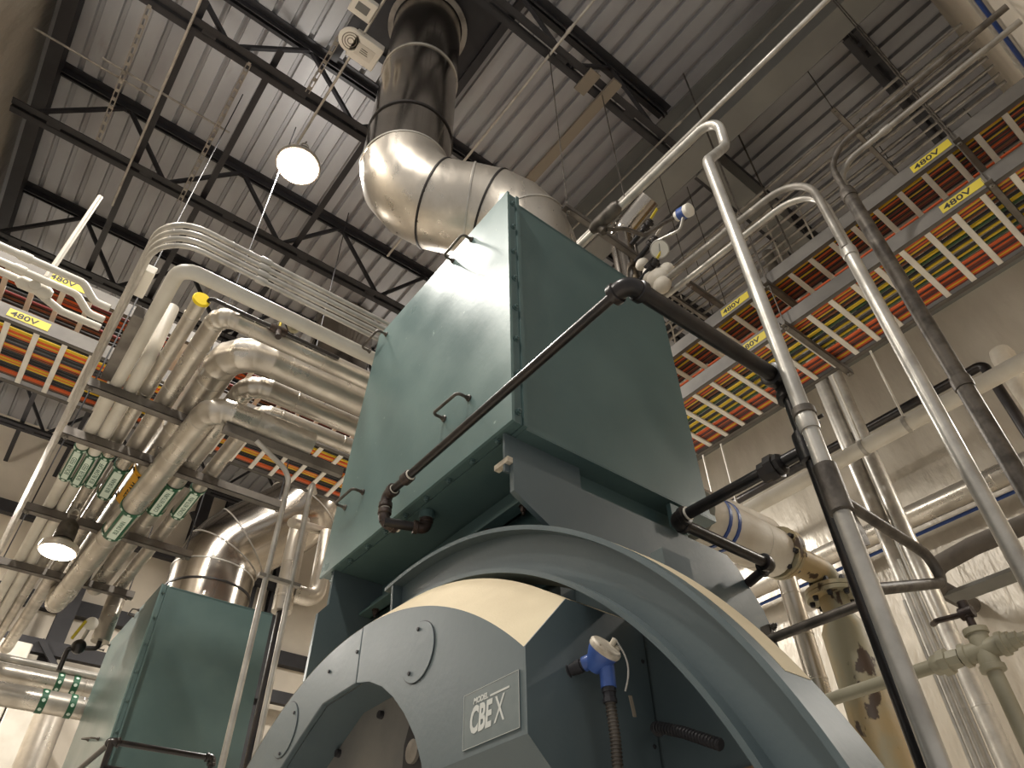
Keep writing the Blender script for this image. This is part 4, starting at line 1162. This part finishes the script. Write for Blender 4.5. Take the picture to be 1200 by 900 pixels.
# beige threaded pipe with tee
tx, tz = 2.40, 2.315
t = thing('beige_threaded_pipe', 'thin beige pipe with union and cross fitting in front of the twin tall pipes', 'pipe', (tx, 0.9, tz))
b = B(); b.tube([(tx, 1.45, tz), (tx, 0.77, tz)], 0.021, 14); build(b, 'level_pipe', 'beige_paint', t)
b = B(); b.lathe((tx, 0.93, tz), -Y3, [(0, 0.024), (0.012, 0.032), (0.03, 0.032), (0.031, 0.040), (0.055, 0.040), (0.056, 0.030), (0.09, 0.027)], 8); build(b, 'union', 'beige_paint', t)
b = B(); b.tube([(tx, 0.835, tz), (tx, 0.69, tz)], 0.029, 14); b.tube([(tx, 0.77, tz + 0.06), (tx, 0.77, tz - 0.06)], 0.029, 14)
for d in (Z3, -Z3, -Y3, Y3): b.lathe(V((tx, 0.77, tz)) + d * 0.045, d, [(0, 0.03), (0.002, 0.035), (0.018, 0.035), (0.02, 0.03)], 16)
build(b, 'cross_fitting', 'beige_paint', t)
b = B(); b.lathe((tx, 0.69, tz), -Y3, [(0, 0.024), (0.02, 0.024), (0.021, 0.016), (0.04, 0.016)], 8); build(b, 'plug', 'beige_paint', t)
b = B(); b.tube([(tx, 0.77, tz), (tx, 0.77, 0)], 0.0225, 14); build(b, 'drop_leg', 'beige_paint', t)
b = B(); b.tube([(tx, 0.77, tz + 0.06), (tx, 0.77, tz + 0.10)], 0.012, 10); b.tube([(tx, 0.79, tz + 0.115), (tx, 0.75, tz + 0.115)], 0.02, 10); b.tube([(tx, 0.77, tz + 0.1), (tx, 0.77, tz + 0.15)], 0.016, 10); b.tube([(tx, 0.79, tz + 0.115), (tx + 0.02, 0.87, tz + 0.13), (tx + 0.06, 0.9, tz + 0.14)], 0.009, 8, 0.02); build(b, 'vent_valve', 'iron_brown', t)
# twin tall pipes
for k, (a, c) in enumerate((((967, 455), (1130, 850)), ((998, 470), (1152, 850)))):
    q = at(*a, X=5.35); q2 = at(*c, X=5.35); yy = 0.5 * (q.y + q2.y)
    jacket('%s of the twin tall silver pipes standing before the insulated wall' % ['left', 'right'][k], [(5.35, yy, 0), (5.35, yy, ZB)], 0.062, 0, 'galv', seam=2.1, off=0.9, name='tall_pipe', group='twin tall pipes')
for k in range(4):
    q = at(1066 + 7 * k, 720, X=3.6)
    conduit('thin silver conduit standing between the hooked conduit and the twin tall pipes', [(3.6, q.y, 0), (3.6, q.y, 3.05 + 0.1 * k)], 0.008 + 0.004 * (k == 1), 0, 'galv', 'thin standing conduits')
# white level pipe on clevis hangers
wx = 5.0; wz = at(1030, 515, X=wx).z
t = jacket('long white level pipe on hangers crossing in front of the twin tall pipes', [(wx, YW + 0.9, wz), (wx, 7.5, wz)], 0.062, 0, 'pvc', seam=0, name='white_pipe')
for px, py in ((1063, 497), (868, 607), (1015, 530), (845, 620)):
    yy = at(px, py, X=wx).y
    h = thing('clevis_hanger', 'clevis hanger with pale rod on the long white level pipe', 'hanger', (wx, yy, wz), 'clevis hangers on the white pipe')
    b = B(); b.lathe((wx, yy - 0.015, wz), Y3, [(0, 0.064), (0.0, 0.068), (0.03, 0.068), (0.03, 0.064)], 20, cap=False); build(b, 'ring', 'galv', h)
    b = B(); b.tube([(wx, yy, wz + 0.066), (wx, yy, ZB)], 0.009, 8); build(b, 'rod', 'pvc', h)
# black wall pipe
kx = 6.3; ka = at(1152, 427, X=kx); 
t = conduit('black pipe running level along the insulated wall and turning down at right', [(kx, 8.0, ka.z), (kx, ka.y, ka.z), (kx, ka.y, 0.5)], 0.045, 0.06, 'black_pipe', k=5)
q = at(1168, 420, X=6.55)
b = B(); b.tube([(6.55, q.y - 0.05, 0), (6.55, q.y - 0.05, q.z - 0.02), (6.55, q.y - 0.05, q.z + 0.06), (6.55, q.y - 0.05, q.z + 0.09)], [0.10, 0.10, 0.085, 0.03], 24); top(b, 'insulated_riser', 'insul_white', 'white insulated riser with rounded top at the right edge by the black wall pipe', 'pipe')
# silver pipe, blue tubing and foam pipe on the wall
wz2 = at(1130, 577, X=6.7).z
jacket('fat silver pipe running level along the insulated wall below the black pipe', [(6.7, YW + 0.3, wz2), (6.7, 6.5, wz2)], 0.105, 0, 'alum', seam=0.8)
for px, py in ((1110, 612), (1100, 622)):
    pass
wz3 = at(1140, 597, X=6.85).z
b = B(); b.tube([(6.85, YW + 0.3, wz3), (6.85, 6.5, wz3 - 0.02)], 0.018, 8); top(b, 'blue_tubing', 'blue_line', 'thin blue tube running level under the fat silver wall pipe', 'tube')
fz = at(1150, 640, X=6.2)
pts = [at(1088, 682, X=6.2), at(1100, 662, X=6.2), at(1140, 640, X=6.2), at(1230, 600, X=6.2)]
b = B(); b.tube([(6.95, pts[0].y, pts[0].z), pts[0], pts[1], pts[2], (6.2, YW + 0.3, pts[2].z + 0.02)], 0.075, 16, 0.15); top(b, 'foam_insulated_pipe', 'rubber', 'dark grey foam insulated pipe curving out of the wall at right', 'pipe')
b = B(); q = at(1150, 668, X=6.4); b.box((6.38, YW + 0.3, q.z - 0.10), (6.62, pts[0].y, q.z - 0.07)); top(b, 'pipe_shelf', 'beam_gray', 'flat grey channel under the dark foam pipe on the wall', 'shelf', smooth=0)
# diagonal wall braces
for (pa, pb), lab in ((((790, 640), (845, 700)), 'short steel brace behind the boiler at the insulated wall'),):
    pass
# blue line and conduits on the side wall
zz_ = at(1170, 33, Y=YW + 0.03).z
b = B(); b.tube([(2.3, YW + 0.03, zz_), (6.9, YW + 0.03, zz_)], 0.014, 8); top(b, 'blue_tubing', 'blue_line', 'blue tube running level along the side wall at upper right', 'tube')
for k, (px, py) in enumerate(((1150, 15), (1158, 22))):
    z = at(px, py, Y=YW + 0.04).z
    conduit('silver conduit %s the blue tube on the side wall' % ['well above', 'just above'][k], [(2.3, YW + 0.04, z), (6.9, YW + 0.04, z)], 0.018 - 0.004 * k, 0, 'galv', 'conduits on the side wall', couplings=((0, 0.36),))
# dark sleeves where the trays meet the side wall
for k, (x0_, z0_) in enumerate(((3.62, TZ0 + 0.02), (3.62, TZ1 + 0.02), (3.95, TZ1 + 0.05))):
    b = B(); b.box((x0_, YW + 0.01, z0_), (x0_ + 0.28, YW + 0.22, z0_ + 0.20)); top(b, 'firestop_sleeve', 'rubber', 'dark grey firestop sleeve where the %s tray enters the side wall%s' % (['lower', 'upper', 'upper'][k], ['', ', left one', ', right one'][k]), 'sleeve', bevel=0.01)

# ================================================================== LEFT LOWER PIPING
# pair of standing conduits between the economizers
for k, (xx, bend) in enumerate(((1.165, -1), (1.31, 1))):
    conduit('%s of the two thin conduits standing between the economizers' % ['left', 'right'][k], [(xx, 3.6, 0), (xx, 3.6, 4.02), (xx - 0.25 if k == 0 else xx + 0.14, 3.6 if k == 0 else 3.9, 4.16)], 0.016, 0.14, 'galv', 'pair of standing conduits')
q = at(330, 683, Y=3.6)
b = B(); b.box((1.12, 3.585, q.z), (1.36, 3.615, q.z + 0.02)); top(b, 'conduit_clamp', 'galv_dull', 'small clamp tying together the two standing conduits', 'clamp', smooth=0)
# vertical jacketed pipe with reflective fittings
q = at(346, 640, Y=4.4)
t = jacket('short silver jacketed riser between the two economizers', [(q.x, q.y, 3.55), (q.x, q.y, 4.25)], 0.065, 0, 'stainless_worn', seam=0.25)
b = B(); b.tube([(q.x, q.y, 0), (q.x, q.y, 3.56)], 0.03, 10); build(b, 'bare_pipe', 'black_pipe', t)
b = B(); rx, ry = q.x, q.y; zc_ = at(372, 700, Y=4.4).z; b.tube([(rx + 0.05, ry, zc_ - 0.02), (rx + 0.22, ry, zc_ - 0.02), (rx + 0.22, ry - 0.0, zc_ + 0.5)], 0.06, 16, 0.12); top(b, 'wrapped_elbow', 'stainless_worn', 'shiny wrapped elbow right of the silver riser between the economizers', 'pipe')
b = B(); c = at(350, 615, Y=4.2); b.tube([c + V((-0.05, 0, 0.0)), c + V((0.3, 0.3, 0.2))], 0.035, 12); top(b, 'wrapped_pipe', 'stainless_worn', 'shiny wrapped pipe above the silver riser between the economizers', 'pipe')
q = at(117, 752, Y=6.9)
t = jacket('silver jacketed drop pipe with closed end left of the far economizer', [(q.x, q.y, 4.44), (q.x, q.y, q.z)], 0.075, 0, 'alum', seam=0.5)
dq = q
# valve with yellow lever hanging on the end of the drop pipe
q = V((dq.x - 0.14, dq.y + 0.02, dq.z - 0.02))
t = thing('ball_valve', 'dark valve with yellow lever and small gauge at lower left', 'valve', q)
b = B(); b.tube([(dq.x, dq.y, dq.z + 0.01), (dq.x, dq.y, dq.z - 0.06), (q.x, q.y, q.z - 0.06), (q.x - 0.07, q.y + 0.02, q.z - 0.08), (q.x - 0.07, q.y + 0.02, q.z - 0.26)], 0.02, 12, 0.03); b.sphere(q + V((0, 0, -0.05)), 0.06, 12, 8); build(b, 'body', 'black_pipe', t)
b = B(); b.bar(q + V((-0.08, -0.06, -0.02)), q + V((-0.03, -0.07, 0.14)), 0.03, 0.02); build(b, 'lever', 'label_yellow', t)
b = B(); b.tube([q + V((0, 0, -0.02)), q + V((0.02, -0.02, 0.10))], 0.015, 8); build(b, 'gauge_stem', 'galv', t)
g = q + V((0.02, -0.05, 0.14)); fd = (CAM - g).normalized()
b = B(); b.lathe(g, fd, [(-0.03, 0.05), (0, 0.055), (0.004, 0.05)], 20); build(b, 'gauge', 'gauge_face', t)
# horizontal silver pipes low at left
for k, (pa, r, m) in enumerate((((50, 780), 0.035, 'galv'), ((50, 797), 0.085, 'alum'), ((40, 820), 0.10, 'alum'))):
    yy = 8.25 + (0.0, 0.02, -0.25)[k]
    z = at(*pa, Y=yy).z
    t = jacket('%s of the level silver pipes low at left behind the far economizer' % ['topmost thin one', 'middle one', 'lowest one'][k], [(XL + 0.1, yy, z), (1.9, yy, z)], r, 0, m, seam=0.9 if k else 0)
    if k:
        for px in (62, 82) if k == 1 else (42, 78):
            xx = at(px, pa[1] + 8, Y=yy).x
            bb = B(); bb.lathe((xx, yy, z), X3, [(0, r + 0.001), (0.002, r + 0.005), (0.058, r + 0.005), (0.06, r + 0.001)], 24, cap=False); mk = build(bb, 'green_band', 'marker_green', t)
            for a in (0.6, 1.4, 2.2):
                bb = B(); d = V((0, -math.sin(a), -math.cos(a))); bb.lathe(V((xx + 0.03, yy, z)) + d * (r + 0.004), d, [(0, 0.016), (0.003, 0.016)], 8); build(bb, 'dot', 'marker_white', mk)
# tall silver duct and panels low at left
q = at(42, 880, Y=9.6)
jacket('tall bright silver pipe at the lower left corner', [(q.x, 9.6, 0), (q.x, 9.6, q.z + 0.55)], 0.16, 0, 'alum', seam=1.5, name='tall_pipe')
for k, (px, wd, zt, lab) in enumerate(((20, 0.46, 5.2, 'pale rectangular duct panel behind the level pipes, left one'), (72, 0.44, 5.0, 'pale rectangular duct panel behind the level pipes, right one'))):
    q = at(px, 740, Y=10.6)
    b = B(); b.prism([(q.x - wd / 2, 10.6, 3.3), (q.x + wd / 2 - 0.12, 10.6, 3.3), (q.x + wd / 2, 10.6, 3.6), (q.x + wd / 2, 10.6, zt), (q.x - wd / 2, 10.6, zt)], (0, 0.6, 0)); b.box((q.x - 0.04, 10.8, 0), (q.x + 0.04, 10.9, 3.35))
    top(b, 'air_duct', 'pvc', lab, 'duct', bevel=0.015)
# steel frame along the back wall
for k, (px, w) in enumerate(((225, 0.20), (262, 0.26), (305, 0.22), (340, 0.30), (48, 0.16), (112, 0.22))):
    xx = at(px, 640, Y=YB - 0.3).x
    b = B(); b.box((xx - w / 2, YB - 0.32, 0), (xx + w / 2, YB - 0.30, ZC - 0.1)); b.box((xx - w / 2, YB - 0.17, 0), (xx + w / 2, YB - 0.15, ZC - 0.1)); b.box((xx - 0.01, YB - 0.30, 0), (xx + 0.01, YB - 0.17, ZC - 0.1))
    top(b, 'steel_column', 'steel_dark', 'dark steel column at the back wall, %s' % ['left of the far flue', 'just left of the far flue elbow', 'behind the far flue elbow', 'behind the far flue stack', 'farthest left', 'left of the drop pipe'][k], 'column', smooth=0)
for k, z in enumerate((7.05, 5.3)):
    b = B(); b.box((XL + 0.2, YB - 0.45, z), (4.5, YB - 0.34, z + 0.18)); top(b, 'steel_girt', 'steel_dark', 'dark level girt on the back wall columns, %s one' % ['upper', 'lower'][k], 'girt', smooth=0)
for k, (pa, pb) in enumerate((((225, 600), (262, 690)), ((262, 600), (225, 690)), ((300, 590), (262, 640)), ((48, 750), (112, 870)))):
    a = at(*pa, Y=YB - 0.5); c = at(*pb, Y=YB - 0.5)
    b = B(); b.bar(a, c, 0.07, 0.05, (0, 1, 0)); top(b, 'diagonal_brace', 'steel_dark', 'dark diagonal brace between the back wall columns, %s' % ['falling to the right beside the far flue', 'falling to the left beside the far flue', 'short one behind the far flue', 'one behind the level pipes'][k], 'brace', smooth=0)
for (pa, pb) , lab in ((((40, 690), (25, 830)), 'pale wall panel strip left of the valve'),):
    pass
# black guard rail in front of far economizer
yr = 5.7
a = at(131, 869, Y=yr); c = at(250, 886, Y=yr)
t = thing('guard_rail', 'black pipe guard rail in front of the far economizer', 'railing', (a.x, yr, 0))
r = 0.02
b = B(); b.tube([(a.x, 8.0, a.z), (a.x, yr, a.z), (c.x, yr, a.z), (c.x, yr, 0)], r, 12, 0.03); build(b, 'top_rail', 'black_pipe', t)
b = B(); b.tube([(a.x, yr, a.z), (a.x, yr, 0)], r, 12); build(b, 'post', 'black_pipe', t)
b = B(); b.tube([(a.x, yr, a.z - 0.16), (c.x, yr, a.z - 0.16)], r, 12); build(b, 'mid_rail', 'black_pipe', t)
fit_elbow(t, (a.x, yr, a.z), X3, Y3, r, 'black_pipe', 0.05); fit_elbow(t, (c.x, yr, a.z), -X3, -Z3, r, 'black_pipe', 0.05)

# ================================================================== SMALL THINGS UNDER THE ROOF
def perforated(p, q, label):
    """slotted strut strap between p and q, along Y"""
    p = V(p); q = V(q); d = (q - p).normalized(); L = (q - p).length
    b = B(); s = X3; n = int(L / 0.1)
    for sgn in (-1, 1): b.bar(p + s * 0.017 * sgn, q + s * 0.017 * sgn, 0.009, 0.004)
    for i in range(n + 1): b.obox(p + d * (0.1 * i), (d, s, Z3), (0.018, 0.014, 0.002))
    top(b, 'perforated_strap', 'galv_dull', label, 'strap', 'perforated straps under the joists', smooth=0)


zp = ZB - 0.03
for (pa, pb), lab in ((((175, 8), (115, 165)), 'perforated strap hanging above the white junction box, leftmost'), (((292, 75), (215, 240)), 'perforated strap between the left edge and the round lamp'), (((400, 40), (362, 110)), 'perforated strap just left of the silver stack')):
    a = at(*pa, Z=zp); c = at(*pb, Z=zp)
    perforated((a.x, a.y, zp), (a.x, c.y, zp), lab)
a = at(235, 0, Z=zp); c = at(130, 240, Z=zp)
conduit('thin conduit running under the joists left of the round lamp', [(a.x, 2.7, zp), (a.x, c.y, zp)], 0.012, 0, 'galv')
a = at(40, 33, Z=ZB + 0.05); c = at(180, 116, Z=ZB + 0.05)
conduit('thin level rod crossing under the joists at upper left, upper one', [(a.x, a.y, a.z), (c.x, a.y, a.z)], 0.010, 0, 'galv_dull')
a = at(120, 68, Z=ZB + 0.02); c = at(268, 157, Z=ZB + 0.02)
conduit('thin level rod crossing under the joists at upper left, lower one', [(a.x, a.y, a.z), (c.x, a.y, a.z)], 0.010, 0, 'galv_dull')
# conduit rising from white runs
q = at(62, 305, Z=4.62); q.y = at(0, 306, Z=4.6).y
conduit('short white riser standing up from the white runs at left', [(q.x, q.y, 4.62), (q.x, q.y, 5.42)], 0.016, 0, 'pvc')
# conduit and alarm devices near the stack
a = at(408, 70, Z=zp)
conduit('silver conduit running past the alarm devices to the round lamp', [(a.x, 2.0, zp), (a.x, at(335, 160, Z=zp).y, zp)], 0.012, 0, 'galv')
def device(px, py, w, h, d, name, label, cat):
    c = at(px, py, Z=zp - 0.06)
    t = thing(name, label, cat, c)
    b = B(); b.box(c - V((w / 2, h / 2, 0)), c + V((w / 2, h / 2, d))); build(b, 'housing', 'white_box', t, bevel=0.008)
    return t, c


t, c = device(425, 10, 0.20, 0.17, 0.08, 'strobe_light', 'small white box with dark window at top left of the silver stack', 'alarm')
b = B(); b.box(c - V((0.055, 0.035, 0.004)), c + V((0.055, 0.035, 0.0))); build(b, 'window', 'beam_gray', t)
c = at(411, 48, Z=zp - 0.06)
t = thing('alarm_horn', 'small round white horn beside the two white boxes by the stack', 'alarm', c)
b = B(); b.lathe(c, Z3, [(0, 0.08), (0.005, 0.10), (0.02, 0.11), (0.05, 0.10), (0.08, 0.05)], 28); build(b, 'rim', 'white_box', t)
b = B()
for rr in (0.072, 0.05, 0.026): b.lathe(c - Z3 * 0.001, Z3, [(0.0008, rr - 0.004), (-0.003, rr), (0.0008, rr + 0.004)], 24, cap=False)
build(b, 'grille_rings', 'tan', t)
t, c = device(427, 62, 0.26, 0.23, 0.10, 'control_box', 'grey white box with printed label beside the silver stack', 'box')
b = B(); b.box(c - V((0.08, 0.055, 0.003)), c + V((0.08, 0.055, 0.0))); build(b, 'sticker', 'pvc', t)
b = B()
for i in range(3): b.box(c + V((-0.04, -0.022 + 0.018 * i, -0.0045)), c + V((0.02 + 0.008 * i, -0.016 + 0.018 * i, -0.003)))
build(b, 'print', 'galv_dark', t)
